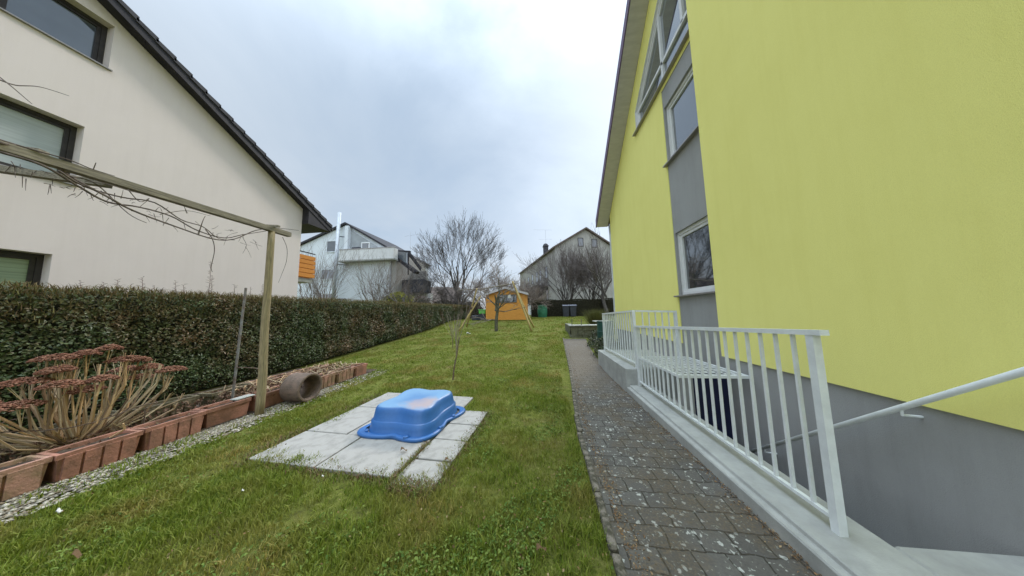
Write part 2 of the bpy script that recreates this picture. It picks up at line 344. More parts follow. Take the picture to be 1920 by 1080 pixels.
def leaves(name, P, Nn, L, W, m, parent=None, spread=.8, droop=0):
    """folded leaves: 4 vertices, 2 triangles; Nn = preferred facing"""
    n = len(P); nn = Nn+R.normal(0, spread, (n, 3)); nn /= np.linalg.norm(nn, axis=1)[:, None]+1e-9
    r = R.normal(0, 1, (n, 3)); r[:, 2] -= droop; ax = np.cross(nn, r); ax /= np.linalg.norm(ax, axis=1)[:, None]+1e-9
    sd_ = np.cross(nn, ax); l = L[:, None]; w_ = W[:, None]
    V = np.stack([P-ax*l/2, P+sd_*w_/2+nn*w_*.18, P+ax*l/2, P-sd_*w_/2+nn*w_*.18], 1).reshape(-1, 3)
    i = np.arange(n)[:, None]*4
    return np_mesh(name, V, np.concatenate([i+np.array([[0, 1, 2]]), i+np.array([[0, 2, 3]])], 0), m, parent)
U = lambda a, b, n: R.uniform(a, b, n)
def gzv(x, y): return np.interp(y, [-99, 6, 8, 10, 12, 14, 16, 18, 20, 999], [0, 0, .09, .2, .32, .44, .66, .9, .93, .93])
# ================================================================ THE GROUND
def sheet(name, xs, ys, z, m, hole=None, f=None):
    mb = MB(); n = len(xs)
    for y in ys:
        for x in xs: mb.v.append((x, y, (f or gz)(x, y)+z))
    for j in range(len(ys)-1):
        for i in range(n-1):
            cx, cy = (xs[i]+xs[i+1])/2, (ys[j]+ys[j+1])/2
            if hole and hole(cx, cy): continue
            mb.f.append((j*n+i, j*n+i+1, (j+1)*n+i+1, (j+1)*n+i))
    return mb.build(name, m, smooth=True)
xs = [-900, -300, -100, -60, -40, -30, -24, -18, -14, -12]+[x*.5 for x in range(-20, 3)]+[1.6, 1.75, 2.2, 2.6, 2.9, 3.5, 4.5, 6, 8, 11, 15, 20, 30, 50, 100, 300, 900]
ys = [-300, -60, -20, -8, -4, -2, -1, 0, .5, 1, 1.36]+[1.75+.5*k for k in range(5)]+[4.2, 4.85, 5.3, 5.8]+[6.3+.5*k for k in range(30)]+[22, 24, 27, 30, 40, 60, 100, 300, 1200]
struct(sheet('lawn_ground', xs, ys, -.012, m_lawn, hole=lambda x, y: 1.75 < x < 2.9 and -1 < y < 4.85))
# path strip following the left edge / right edge
pl = [(-2, .42, 1.55), (0, .42, 1.55), (2, .43, 1.55), (3.4, .45, 1.55), (4.4, .52, 1.55), (5.3, .60, 1.55), (6.5, .69, 1.56), (8, .78, 1.62), (9.5, .86, 1.72), (11.2, .95, 1.9)]
py_ = np.arange(-2, 11.21, .3); mb = MB()
for y in py_:
    l_ = np.interp(y, [p[0] for p in pl], [p[1] for p in pl]); r_ = np.interp(y, [p[0] for p in pl], [p[2] for p in pl])
    for k in range(5):
        x = l_+(r_-l_)*k/4; mb.v.append((x, y, gz(x, y)+.004+.008*noise.noise(Vector((x*3, y*2, 3)))))
for j in range(len(py_)-1):
    for k in range(4): mb.f.append((j*5+k, j*5+k+1, (j+1)*5+k+1, (j+1)*5+k))
struct(mb.build('path', m_path, smooth=True))
def path_left(y): return float(np.interp(y, [p[0] for p in pl], [p[1] for p in pl]))
# gravel strip in front of the troughs
struct(sheet('gravel_strip', [-4.5, -4.38, -4.28, -4.2], list(np.arange(-.5, 5.0, .3)), .002, m_gravel))
n = 5200; y = U(.4, 6.4, n); x = -4.52+U(0, 1, n)**1.3*.52; kk = (y < 3.9) | (R.random(n) < .35); x, y = x[kk], y[kk]; n = len(x); P = np.stack([x, y, np.full(n, .008)], 1)
nn = np.tile([0, 0, 1.], (n, 1)); m_peb = island('pebbles', [(.42, .385, .31), (.26, .23, .18), (.14, .12, .09), (.54, .50, .42), (.22, .17, .11)], .8, .3)
def pebbles(name, P, r, m, parent=None):
    n = len(P); d = np.array([(1,0,0),(0,1,0),(-1,0,0),(0,-1,0),(0,0,1),(0,0,-1)], float)
    sc_ = np.stack([U(.6, 1.3, n), U(.6, 1.3, n), U(.35, .7, n)], 1)*r[:, None]; a = U(0, 2*PI, n)
    c_, s_ = np.cos(a), np.sin(a); D = d[None]*sc_[:, None, :]
    X = D[..., 0]*c_[:, None]-D[..., 1]*s_[:, None]; Y = D[..., 0]*s_[:, None]+D[..., 1]*c_[:, None]
    V = (np.stack([X, Y, D[..., 2]], 2)+P[:, None, :]).reshape(-1, 3)
    f = np.array([(0,1,4),(1,2,4),(2,3,4),(3,0,4),(1,0,5),(2,1,5),(3,2,5),(0,3,5)]); i = np.arange(n)[:, None, None]*6
    return np_mesh(name, V, (i+f[None]).reshape(-1, 3), m, parent, smooth=True)
stuff(pebbles('gravel', P, U(.008, .022, n), m_peb), 'pale loose gravel in front of the terracotta troughs', 'gravel')
# ---------------------------------------------------------------- concrete edging along the path
first = None; y = .2; k = 0
while y < 11:
    x = path_left(y+.25)-.03; L = .49; dx = path_left(y+.5)-path_left(y)
    mb = MB().box((-.027, 0, -.1), (.027, L, .028), .008)
    if first is None: e = first = mb.build('edging_stone', m_edge)
    else: e = first.copy(); C.objects.link(e)
    e.location = (x, y, gz(x, y)+.004+random.uniform(-.01, .012)); e.rotation_euler = (math.atan2(gz(x, y+.5)-gz(x, y), .5), random.uniform(-.05, .05), -math.atan2(dx, .5)+random.uniform(-.015, .015))
    tag(e, 'worn concrete edging stone set in a line between the lawn and the block path', 'edging stone', 'edging stones along the path'); y += .505; k += 1
# ---------------------------------------------------------------- paving slabs under the tub
def slab(x0, y0, x1, y1, label):
    c = Vector(((x0+x1)/2, (y0+y1)/2, 0)); mb = MB(); g = .006
    mb.box((x0-c.x+g, y0-c.y+g, -.04), (x1-c.x-g, y1-c.y-g, .022), .005)
    o = mb.build('paving_slab', m_slab); a = -.075
    p = Matrix.Rotation(a, 3, 'Z') @ (c-Vector((-2.2, 3.2, 0)))+Vector((-2.2, 3.2, 0))
    o.location = (p.x, p.y, random.uniform(-.003, .003)); o.rotation_euler = (random.uniform(-.005, .005), random.uniform(-.005, .005), a)
    return tag(o, label, 'paving slab', 'paving slabs under the blue tub')
slab(-3.05, 2.30, -2.20, 2.92, 'large pale slab at the near left corner of the paved square')
slab(-3.05, 2.925, -2.45, 3.75, 'pale slab at the left edge, the middle of three going back')
slab(-3.05, 3.755, -2.45, 4.45, 'pale slab at the far left corner behind the blue tub')
slab(-2.195, 2.30, -1.32, 2.92, 'large pale slab right in front of the blue tub')
slab(-2.445, 2.925, -1.32, 3.75, 'slab mostly hidden under the blue tub')
slab(-2.445, 3.755, -1.32, 4.45, 'slab behind the blue tub, mostly hidden')
slab(-1.30, 2.22, -.88, 2.60, 'small near right slab with torn grassy edge')
slab(-1.30, 2.605, -.88, 3.0, 'small slab second from the near end of the right strip')
slab(-1.30, 3.005, -.88, 3.4, 'small slab third from the near end, right of the blue tub')
slab(-1.30, 3.405, -.88, 3.85, 'small slab at the far end of the right strip')
# ---------------------------------------------------------------- blue tub, upside down
T = thing('sand_tub', 'blue plastic childrens sand tub turned upside down on pale slabs', 'sand tub', (-1.76, 3.36, .022), -.10)
def outline(u, rx, ry, lobe):
    cx, cy = math.cos(u), math.sin(u); k = (abs(cx)**4+abs(cy)**4)**-.25
    k *= 1+lobe*(math.cos(4*u+PI)-0)*.5-lobe*.2
    return cx*k*rx, cy*k*ry
def loft(levels, n=72, cap=True):
    mb = MB()
    for rx, ry, z, lobe in levels:
        for i in range(n):
            x, y = outline(2*PI*i/n, rx, ry, lobe); mb.v.append((x, y, z))
    for j in range(len(levels)-1):
        for i in range(n): mb.f.append((j*n+i, j*n+(i+1) % n, (j+1)*n+(i+1) % n, (j+1)*n+i))
    if cap: mb.f.append(tuple((len(levels)-1)*n+i for i in range(n)))
    return mb
Tm = Matrix.Translation(T.location) @ Matrix.Rotation(T.rotation_euler.z, 4, 'Z')
def wtub(mb): mb.v = [tuple(Tm @ Vector(v)) for v in mb.v]; return mb
lv0 = [(.455, .475, .035, .06), (.45, .47, .05, .07), (.435, .455, .10, .08), (.43, .45, .165, .09), (.418, .438, .172, .09), (.412, .432, .18, .1), (.395, .415, .27, .13), (.385, .405, .31, .15), (.372, .392, .332, .16), (.35, .37, .345, .17), (.32, .34, .349, .18), (.2, .21, .342, .15), (.08, .08, .338, .05)]
lv = [(a*1.03, b_*1.02, z*.92 if z > .06 else z, l_) for a, b_, z, l_ in lv0]
m_tub, t, b = base('blue_tub_plastic', .42, 0, .5); v = ocoord(t)
a1 = N(t, 'ShaderNodeTexNoise', Scale=3, Detail=6, Roughness=.7); t.links.new(v, a1.inputs['Vector'])
a2 = N(t, 'ShaderNodeTexNoise', Scale=25, Detail=5, Roughness=.7); t.links.new(v, a2.inputs['Vector'])
sx = N(t, 'ShaderNodeSeparateXYZ'); t.links.new(v, sx.inputs[0])
topm = ramp(t, sx.outputs[2], [(.326, 0.), (.338, 1.)])
c = mixc(t, ramp(t, a2.outputs[0], [(.3, 0.), (.7, .5)]), (.028, .115, .33), (.042, .155, .40))
c = mixc(t, mth(t, 'MULTIPLY', topm, .8), c, (.19, .34, .50))           # paler top: light from above put into the colour
dx_ = mth(t, 'ADD', sx.outputs[0], 1.62); dy_ = mth(t, 'SUBTRACT', sx.outputs[1], 3.18)
rr = mth(t, 'SQRT', mth(t, 'ADD', mth(t, 'MULTIPLY', dx_, dx_), mth(t, 'MULTIPLY', dy_, dy_)))
sand = mth(t, 'MULTIPLY', ramp(t, mth(t, 'ADD', rr, mth(t, 'MULTIPLY', mth(t, 'SUBTRACT', a1.outputs[0], .5), .55)), [(.10, 1.), (.26, 0.)]), topm)
c = mixc(t, mth(t, 'MULTIPLY', sand, .8), c, (.42, .30, .27)); t.links.new(c, b.inputs['Base Color'])
t.links.new(ramp(t, topm, [(0, .34), (1, .5)]), b.inputs['Roughness'])
wtub(loft(lv)).build('tub_body', m_tub, T, smooth=True)
rim = loft([(.45, .47, .035, .07), (.49, .52, .042, .08), (.505, .54, .036, .09), (.51, .545, .022, .09), (.505, .54, .0, .09), (.49, .525, .0, .09)], cap=False)
for i, vtx in enumerate(rim.v):                                         # hand-hold scallops in the rim
    u = math.atan2(vtx[1], vtx[0]); s_ = .5*max(0, math.cos(4*u))**6
    lb__ = .13*math.exp(-((u+2.5)/.28)**2)+.12*math.exp(-((u-.62)/.3)**2)-.03*math.exp(-((u+.8)/.3)**2)
    if vtx[0]**2+vtx[1]**2 > .2: vtx = (vtx[0]*(1+lb__), vtx[1]*(1+lb__*.8), vtx[2])
    rim.v[i] = (vtx[0]*(1-.06*s_), vtx[1]*(1-.06*s_), vtx[2]+(.022*s_ if vtx[2] > .001 else .0))
wtub(rim).build('rim', m_tub, T, smooth=True)
for i in range(5):
    a = [2.4, 3.95, 5.1, 5.9, .3][i]; x, y = outline(a, .485, .51, .03)
    h_ = MB().box((-.03, -.018, 0), (.03, .018, .03), .006)
    h_.v = [tuple(Tm @ (Matrix.Translation((x, y, .03)) @ Matrix.Rotation(a+PI/2, 4, 'Z') @ Vector(q))) for q in h_.v]
    h_.build('rim_clip', m_tub, T)
# ================================================================ TROUGHS, GRAVEL EDGE
def trough(x, y, L, rz, mt, label, group, ribs=4, h=.26, wd=.24, tilt=0):
    t_ = thing('planter_trough', label, 'planter', (x, y, 0), rz, group)
    Mx = Matrix.Translation((x, y, 0)) @ Matrix.Rotation(rz, 4, 'Z') @ Matrix.Rotation(tilt, 4, 'Y')
    b_ = MB(); th = .022
    def rect(ix, z): return [(-wd/2-ix, -L/2-ix, z), (wd/2+ix, -L/2-ix, z), (wd/2+ix, L/2+ix, z), (-wd/2-ix, L/2+ix, z)]
    rings = [rect(-.02, 0), rect(-.003, h*.8), rect(.008, h*.82), rect(.01, h), rect(-th, h), rect(-th-.005, h-.07)]
    for r_ in rings: b_.v += r_
    for j in range(5):
        for k in range(4): b_.f.append((j*4+k, j*4+(k+1) % 4, j*4+4+(k+1) % 4, j*4+4+k))
    npan = max(1, ribs-1); pw_ = (L-.05)/npan                              # raised panels on the front face with grooves between
    for k in range(npan if ribs > 1 else 0):
        a_ = -L/2+.025+k*pw_+.009; c_ = a_+pw_-.018
        b_.add([(wd/2-.022, a_, .008), (wd/2-.022, c_, .008), (wd/2+.004, c_, .012), (wd/2+.004, a_, .012), (wd/2-.008, a_, h-.03), (wd/2-.008, c_, h-.03), (wd/2+.016, c_, h-.036), (wd/2+.016, a_, h-.036)],
               [(0,3,2,1),(4,5,6,7),(0,1,5,4),(1,2,6,5),(2,3,7,6),(3,0,4,7)])
    b_.v = [tuple(Mx @ Vector(q)) for q in b_.v]; b_.build('trough_body', mt, t_)
    s_ = MB(); nx, ny = 4, 10
    for j in range(ny+1):
        for i in range(nx+1):
            px, py = (-.5+i/nx)*(wd-2*th), (-.5+j/ny)*(L-2*th)
            s_.v.append(tuple(Mx @ Vector((px, py, h-.035+.02*noise.noise(Vector((px*15+x, py*12+y, 0)))))))
    for j in range(ny):
        for i in range(nx): s_.f.append((j*(nx+1)+i, j*(nx+1)+i+1, (j+1)*(nx+1)+i+1, (j+1)*(nx+1)+i))
    s_.build('soil', m_soil, t_, smooth=True)
    return t_
G1, G2 = 'front row of troughs beside the gravel', 'old troughs against the hedge'
xf = -4.5-.13
for (y0, y1, mt, rb, lb, dr, tl) in [
    (1.30, 1.86, m_terrap, 4, 'ribbed terracotta trough nearest the camera in the front row', .02, 0),
    (1.89, 2.37, m_terra, 5, 'ribbed terracotta trough in front of the dried sedum', -.015, .03),
    (2.40, 2.90, m_terra, 5, 'ribbed red terracotta trough right of the dried sedum', .02, -.02),
    (2.94, 3.42, m_terra, 1, 'smooth terracotta trough left of the wooden post', -.04, 0),
    (3.50, 4.02, m_terra, 1, 'smooth terracotta trough between the wooden post and the concrete ring', .03, .03),
    (4.50, 5.02, m_terrap, 6, 'ribbed trough just beyond the concrete ring', .0, 0),
    (5.05, 5.55, m_terrap, 5, 'ribbed trough second from the far end of the front row', .02, 0),
    (5.58, 5.98, m_terra, 2, 'short trough at the far end of the front row', -.03, 0)]:
    trough(xf+random.uniform(-.012, .012), (y0+y1)/2, y1-y0, dr, mt, lb, G1, ribs=rb, tilt=tl)
for i, (x, y, L, rz, lb) in enumerate([
    (-5.75, 1.65, .7, 0, 'mossy old trough behind the dried sedum, nearest the camera'),
    (-5.72, 2.45, .7, .03, 'mossy old trough behind the dried sedum stems'),
    (-5.62, 3.15, .58, -.05, 'mossy ribbed trough left of the metal rod'),
    (-5.50, 3.80, .58, .05, 'old trough with dry rosettes right of the metal rod'),
    (-5.48, 4.5, .7, .0, 'old trough full of dead stems behind the concrete ring'),
    (-5.45, 5.3, .75, -.04, 'far old trough heaped with brown dead leaves')]):
    trough(x, y, L, rz, m_oldtr if i < 4 else m_terrap, lb, G2, ribs=5, h=.27)
# bare earth between the rows
struct(sheet('soil_bed', [-6.9, -6.2, -5.6, -5.2, -4.7, -4.5], list(np.arange(-1, 6.6, .35)), .012, m_soil))
# dead stuff heaped in the troughs
def deadheap(name, x0, x1, y0, y1, z, n, label):
    P = np.stack([U(x0, x1, n), U(y0, y1, n), z+U(0, .09, n)], 1)
    o = leaves(name, P, np.tile([0, 0, 1.], (n, 1)), U(.03, .08, n), U(.012, .035, n), m_deadl, spread=1.2)
    return stuff(o, label, 'dead leaves')
deadheap('dead_leaves', -5.6, -4.5, 3.55, 5.9, .18, 2600, 'brown curled dead leaves heaped in and between the far troughs')
deadheap('dry_rosettes', -5.9, -4.55, 1.2, 3.5, .16, 1500, 'dry leaf litter in the near troughs')
mb = MB()
for k in range(90):
    x, y = random.uniform(-5.6, -4.6), random.uniform(3.5, 6.0); a = random.uniform(0, 2*PI); L = random.uniform(.1, .35)
    mb.tube([(x, y, .22), (x+L*.4*math.cos(a), y+L*.4*math.sin(a), .27+random.uniform(0, .06)), (x+L*math.cos(a), y+L*math.sin(a), .22+random.uniform(0, .10))], [.007, .006, .003], 4)
stuff(mb.build('dead_stems', m_stem), 'tangle of dry plant stems lying over the far troughs', 'dead stems')
# board lying over the trough by the post
tag(MB().box((-4.66, 3.26, .268), (-4.53, 3.50, .285), .004)  .build('flat_stone', m_kerb), 'small pale flat stone lying on the trough beside the wooden post', 'stone')
# ---------------------------------------------------------------- concrete ring
ring = thing('concrete_ring', 'short rough brown concrete pipe ring lying on its side by the troughs', 'pipe ring', (-4.22, 4.02, 0))
mb = MB(); nseg = 40; ro, ri, Lr = .240, .195, .36
ang = math.radians(0)                                              # axis direction in plan
ax = Vector((math.cos(ang), math.sin(ang), 0)); pu = Vector((-math.sin(ang), math.cos(ang), 0)); c0 = Vector((-4.27, 4.02, ro+.005))
prof = [(ri, -.5), (ro-.01, -.5), (ro, -.46), (ro, .46), (ro-.01, .5), (ri+.01, .5), (ri, .47)]
for i in range(nseg):
    a = 2*PI*i/nseg
    for r_, h_ in prof:
        p = c0+ax*(h_*Lr)+(pu*math.cos(a)+Vector((0, 0, 1))*math.sin(a))*(r_+.003*noise.noise(Vector((a*3, h_*5, 0)))); mb.v.append(tuple(p))
k = len(prof)
for i in range(nseg):
    for j in range(k): mb.f.append((i*k+j, ((i+1) % nseg)*k+j, ((i+1) % nseg)*k+(j+1) % k, i*k+(j+1) % k))
mb.build('ring_body', m_ring, ring, smooth=False)
# ---------------------------------------------------------------- pergola post, beam, vine, rod
pg = thing('trellis_frame', 'weathered timber post carrying a long grey beam above the hedge side troughs', 'trellis', (-4.42, 3.45, 0))
def rough_post(a, b, w0, w1, n=14):
    mb = MB(); a, b = Vector(a), Vector(b)
    pts = []; rad = []
    for i in range(n+1):
        t_ = i/n; p = a.lerp(b, t_); p += Vector((noise.noise(Vector((t_*3, 1, 0))), noise.noise(Vector((t_*3, 5, 0))), 0))*.012
        pts.append(p); rad.append((w0+(w1-w0)*t_)*(1+.06*noise.noise(Vector((t_*9, 2, 2)))))
    return mb.tube(pts, rad, 8)
rough_post((-4.36, 3.44, 0), (-4.46, 3.49, 2.93), .056, .045).build('post', m_post, pg, smooth=True)
mb = MB().bar((-4.46, -2.6, 2.97), (-4.46, 3.78, 2.96), .085, .075); mb.build('beam', m_beam, pg)
MB().bar((-4.55, 3.46, 3.02), (-4.36, 3.52, 3.02), .05, .03).build('cleat', m_beam, pg)
mb = MB().bar((-4.52, 1.95, 2.93), (-6.9, 1.0, 3.14), .07, .06); mb.build('side_beam', m_beam, pg)
mb = MB().bar((-4.52, 1.60, 3.045), (-6.6, .6, 3.02), .07, .05); mb.build('side_beam', m_beam, pg)
def strand(pp, x, r0, r1, mb, jx=.08):
    pts = []
    for i, (px, py) in enumerate(pp): q = at(px, py, 0, x+random.uniform(-jx, jx)); pts.append(q)
    # smooth
    out = []
    for i in range(len(pts)-1):
        a, b_ = pts[max(i-1, 0)], pts[i]; c_, d_ = pts[i+1], pts[min(i+2, len(pts)-1)]
        for k in range(5):
            t_ = k/5; out.append(.5*((2*b_)+(-a+c_)*t_+(2*a-5*b_+4*c_-d_)*t_*t_+(-a+3*b_-3*c_+d_)*t_**3))
    out.append(pts[-1]); nn_ = len(out)
    mb.tube(out, [r0+(r1-r0)*i/(nn_-1) for i in range(nn_)], 5)
vine = MB()
for pp, r0, r1 in [
    ([(0, 268), (70, 285), (130, 330), (200, 368), (250, 395), (330, 425), (400, 448), (440, 448), (480, 432), (520, 428), (560, 432)], .013, .004),
    ([(0, 285), (80, 310), (140, 345), (200, 378), (260, 388), (320, 405), (370, 432), (420, 446), (455, 440), (500, 433)], .011, .005),
    ([(110, 320), (160, 350), (230, 370), (290, 380), (340, 412), (380, 425), (410, 447), (440, 450)], .009, .004),
    ([(0, 262), (60, 280), (130, 300), (170, 316), (215, 330)], .008, .003),
    ([(130, 330), (180, 345), (240, 400), (275, 418)], .006, .003),
    ([(385, 430), (398, 448), (402, 470), (396, 500), (398, 510)], .006, .003),
    ([(530, 445), (538, 465), (537, 490), (528, 515), (522, 530)], .005, .002),
    ([(240, 355), (262, 378), (280, 372), (262, 388)], .005, .002), ([(372, 440), (380, 415), (385, 405)], .006, .003),
    ([(0, 150), (30, 160), (75, 163), (130, 180)], .006, .002), ([(0, 145), (25, 165), (60, 195)], .005, .002),
    ([(300, 402), (350, 395), (395, 405)], .004, .002), ([(350, 400), (345, 385)], .003, .002), ([(455, 445), (462, 460), (455, 475)], .003, .002),
    ([(160, 340), (200, 345), (260, 362), (330, 372), (352, 400)], .004, .002), ([(175, 318), (180, 305)], .004, .003)]:
    strand(pp, -4.42, r0, r1, vine)
for k in range(70):                                                 # fine side twigs
    px = random.uniform(20, 480); py = 300+px*.31+random.uniform(-5, 22); a = random.uniform(0, 2*PI); L = random.uniform(8, 26)
    strand([(px, py), (px+L*.5*math.cos(a), py+L*.5*math.sin(a)*.7+2), (px+L*math.cos(a), py+L*math.sin(a)*.7+random.uniform(0, 8))], -4.42, .003, .0012, vine)
tag(vine.build('dead_vine', m_vine, smooth=True), 'leafless vine strands hanging below the grey trellis beam', 'vine')
rod = thing('metal_rod', 'thin rusty steel angle rod standing upright in front of the hedge', 'metal rod', (-5.05, 3.6, 0))
MB().tube([(-5.04, 3.56, 0), (-5.02, 3.57, 1.0), (-5.02, 3.60, 2.0)], .017, 6).build('rod_shaft', mat('weathered_grey_steel', (.24, .25, .25), .6, .4, 9, .3, 60, c2=(.14, .10, .08)), rod)
MB().tube([(-5.04, 3.57, .68), (-4.75, 3.62, .66), (-4.5, 3.6, .62)], .008, 5).build('tie_wire', m_rust, rod)
# ---------------------------------------------------------------- dried sedum
sd_ = thing('dried_sedum', 'large dried sedum with tan fanned stems and flat rusty red flower heads', 'plant', (-5.25, 2.32, 0))
st = MB(); hp = []
bx, by = -5.25, 2.32
for k in range(78):
    a = random.uniform(0, 2*PI); r_ = random.random()**.6; sp_ = .74*r_; zt = 1.12-.48*r_**2+random.uniform(-.10, .05)
    x0, y0 = bx+.13*math.cos(a)*random.random(), by+.17*math.sin(a)*random.random()
    x1, y1 = bx+sp_*.72*math.cos(a), by+sp_*1.0*math.sin(a)
    if k % 5 == 0: zt *= .62; x1 = bx+sp_*1.15*math.cos(a)
    mid = ((x0*.35+x1*.65)+random.uniform(-.05, .05), (y0*.35+y1*.65)+random.uniform(-.05, .05), .12+zt*random.uniform(.25, .36))
    kn = (x0*.06+x1*.94+random.uniform(-.03, .03), y0*.06+y1*.94+random.uniform(-.03, .03), .16+(zt-.16)*random.uniform(.62, .8))
    rr_ = random.uniform(.006, .013)
    st.tube([(x0, y0, .1), mid, kn, (x1, y1, zt)], [rr_*1.3, rr_, rr_*.9, rr_*.6], 5)
    if k % 5 or r_ < .5: hp.append((x1, y1, zt))
    for j in range(3):                                              # head branchlets
        q = (x1+random.uniform(-.06, .06), y1+random.uniform(-.06, .06), zt+random.uniform(.0, .02)); st.tube([kn, q], [.003, .002], 3)
st.build('stems', m_stem, sd_)
PP = []
for (x, y, z) in hp[:24]:
    r_ = random.uniform(.09, .15); n = 420
    a = U(0, 2*PI, n); q = np.sqrt(U(0, 1, n)); PP.append(np.stack([x+r_*q*np.cos(a), y+r_*q*np.sin(a), z+.05*(1-q**2)-.01+U(-.012, .006, n)], 1))
PP = np.concatenate(PP); pebbles('flower_heads', PP, U(.009, .018, len(PP)), m_head, sd_)
hoop = MB()
hoop.tube([(bx+.45*math.cos(i*PI/12), by+.5*math.sin(i*PI/12), .43+.03*math.sin(i)) for i in range(-7, 25-7)], .006, 5)
for i in (-6, 2, 8, 14): hoop.tube([(bx+.45*math.cos(i*PI/12), by+.5*math.sin(i*PI/12), 0), (bx+.45*math.cos(i*PI/12), by+.5*math.sin(i*PI/12), .43)], .006, 5)
tag(hoop.build('plant_support', m_rust), 'wire hoop support around the dried sedum stems', 'plant support')
# ================================================================ HEDGE
HX, HB = -6.8, -7.9
def hz_top(y): return 1.97+.01*(y-2)+.03*noise.noise(Vector((0, y*1.7, 0)))
hd = thing('clipped_hedge', 'long clipped evergreen hedge with brown twiggy top along the lawn', 'hedge', (HX-.5, 10, 0))
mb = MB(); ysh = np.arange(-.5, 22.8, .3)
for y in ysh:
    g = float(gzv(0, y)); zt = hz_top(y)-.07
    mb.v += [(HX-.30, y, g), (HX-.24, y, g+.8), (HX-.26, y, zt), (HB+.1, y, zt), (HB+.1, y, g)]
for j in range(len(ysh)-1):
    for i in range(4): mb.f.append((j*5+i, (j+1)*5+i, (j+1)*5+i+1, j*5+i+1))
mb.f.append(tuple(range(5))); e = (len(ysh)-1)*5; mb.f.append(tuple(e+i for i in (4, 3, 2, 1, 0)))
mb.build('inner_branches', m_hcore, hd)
def hedge_leaves(y0, y1, dens, L, W):
    n = int((y1-y0)*1.95*dens); y = U(y0, y1, n); g = gzv(0, y); zt = np.array([hz_top(v_) for v_ in y])
    u = U(.03, 1, n); z = g+(zt-g)*u
    bulge = np.array([noise.noise(Vector((a*1.6, b_*1.9, 0))) for a, b_ in zip(y, z)])*.10+np.array([noise.noise(Vector((a*6, b_*6, 4))) for a, b_ in zip(y, z)])*.05
    x = HX-.05+bulge-U(0, 1, n)**2*.14-.10*(u > .95)*U(0, 1, n)-.12*np.clip(.12-u, 0, 1)*8
    P = np.stack([x, y, z], 1); keep = ~((u < .14) & (R.random(n) < .5))
    P = P[keep]; n = len(P)
    return P, np.tile([1., 0, .45], (n, 1)), U(*L, n), U(*W, n)
A = [hedge_leaves(-.4, 4.5, 2900, (.035, .07), (.018, .034)), hedge_leaves(4.5, 9, 2300, (.035, .07), (.018, .034)), hedge_leaves(9, 22.7, 1100, (.05, .09), (.026, .046))]
P, NN, L, W = [np.concatenate([a[i] for a in A]) for i in range(4)]
leaves('foliage', P, NN, L, W, m_hleaf, hd, spread=.75, droop=.4)
def topn(y0, y1, dens):
    n = int((y1-y0)*1.0*dens); y = U(y0, y1, n); x = U(HB, HX-.02, n); z = np.array([hz_top(v_) for v_ in y])-U(.04, .14, n)
    return np.stack([x, y, z], 1)
P = np.concatenate([topn(-.4, 6, 1600), topn(6, 22.7, 700)])
blades('top_twigs', P, U(.05, .14, len(P)), U(.004, .012, len(P)), m_hbrown, .9, hd)
n = 15000; y = -.4+23.1*U(0, 1, n)**1.4; P = np.stack([HX-.06+U(-.05, .07, n), y, np.array([hz_top(v_) for v_ in y])-U(0, 1, n)**2.2*.5], 1)
blades('face_twigs', P, U(.04, .11, n), U(.004, .010, n), m_hbrown, 1.4, hd)
# end cap leaves
n = 2500; P = np.stack([U(HB, HX, n), np.full(n, 22.75)+U(-.05, .05, n), .65+U(0, 1, n)*1.5], 1)
leaves('end_foliage', P, np.tile([0, 1., .3], (n, 1)), U(.05, .08, n), U(.02, .04, n), m_hleaf, hd)
# sprigs poking above the hedge
sprig_px = [(195, 530), (222, 525), (268, 520), (330, 528), (345, 535), (396, 492), (398, 520), (440, 535), (492, 535), (150, 540), (245, 538), (290, 540), (470, 540)]
for i, (px, py) in enumerate(sprig_px):
    q = at(px, py, 0, -7.3); zt = max(q.z, 2.12); y = q.y; mb = MB(); zb = 1.85
    mb.tube([(-7.3, y, zb), (-7.3+.01, y+.01, (zb+zt)/2), (-7.3, y-.01, zt)], [.005, .004, .002], 4)
    for k in range(int((zt-zb)/.025)):
        z = zb+.05+k*.025; a = random.uniform(0, 2*PI); L = random.uniform(.025, .06)
        mb.tube([(-7.3, y, z), (-7.3+L*math.cos(a), y+L*math.sin(a), z+.015)], [.005, .002], 3)
    tag(mb.build('hedge_sprig', m_mauve), 'slender stray shoot sticking up out of the clipped hedge top', 'shoot', 'shoots above the hedge')
# ================================================================ GRASS
def lawn_points(n, y0, y1, pw):
    u = U(0, 1, n); y = y0*(y1/y0)**u
    x = U(-4.45, .40, n); far_ = y > 6.2; x[far_] = U(-6.7, 3.4, int(far_.sum())); vf = y > 12.3; x[vf] = U(-8, 7, int(vf.sum()))
    l_ = np.interp(y, [p[0] for p in pl], [p[1] for p in pl]); r_ = np.interp(y, [p[0] for p in pl], [p[2] for p in pl])
    ok = (x < l_-.06) | (y > 12.2) | (y > 11.4) & (x < 1.2)
    # keep off the slabs
    c_, s_ = math.cos(.075), math.sin(.075); dx, dy = x+2.2, y-3.2; lx = dx*c_-dy*s_-2.2; ly = dx*s_+dy*c_+3.2
    rag = .05+.07*np.sin(lx*17+ly*5)*np.sin(ly*13+lx*9)+.05*np.sin(lx*31+1)*np.sin(ly*23)+U(-.05, .05, n)
    slab_ = (lx > -3.02+rag) & (lx < -1.30) & (ly > 2.40+rag) & (ly < 4.42+rag) | (lx >= -1.30) & (lx < -.94-rag) & (ly > 2.32+rag) & (ly < 3.83-rag*.5)
    ok &= ~slab_ & ~((x < -4.02+.06*np.sin(y*9)) & (y < 5.6) & (R.random(n) < .75)) & ~((np.hypot(x+2.03, y-5.5) < .22) & (R.random(n) < .85))
    ok &= (R.random(n) < np.where(x < -4.1, .9, 1))
    return x[ok], y[ok]
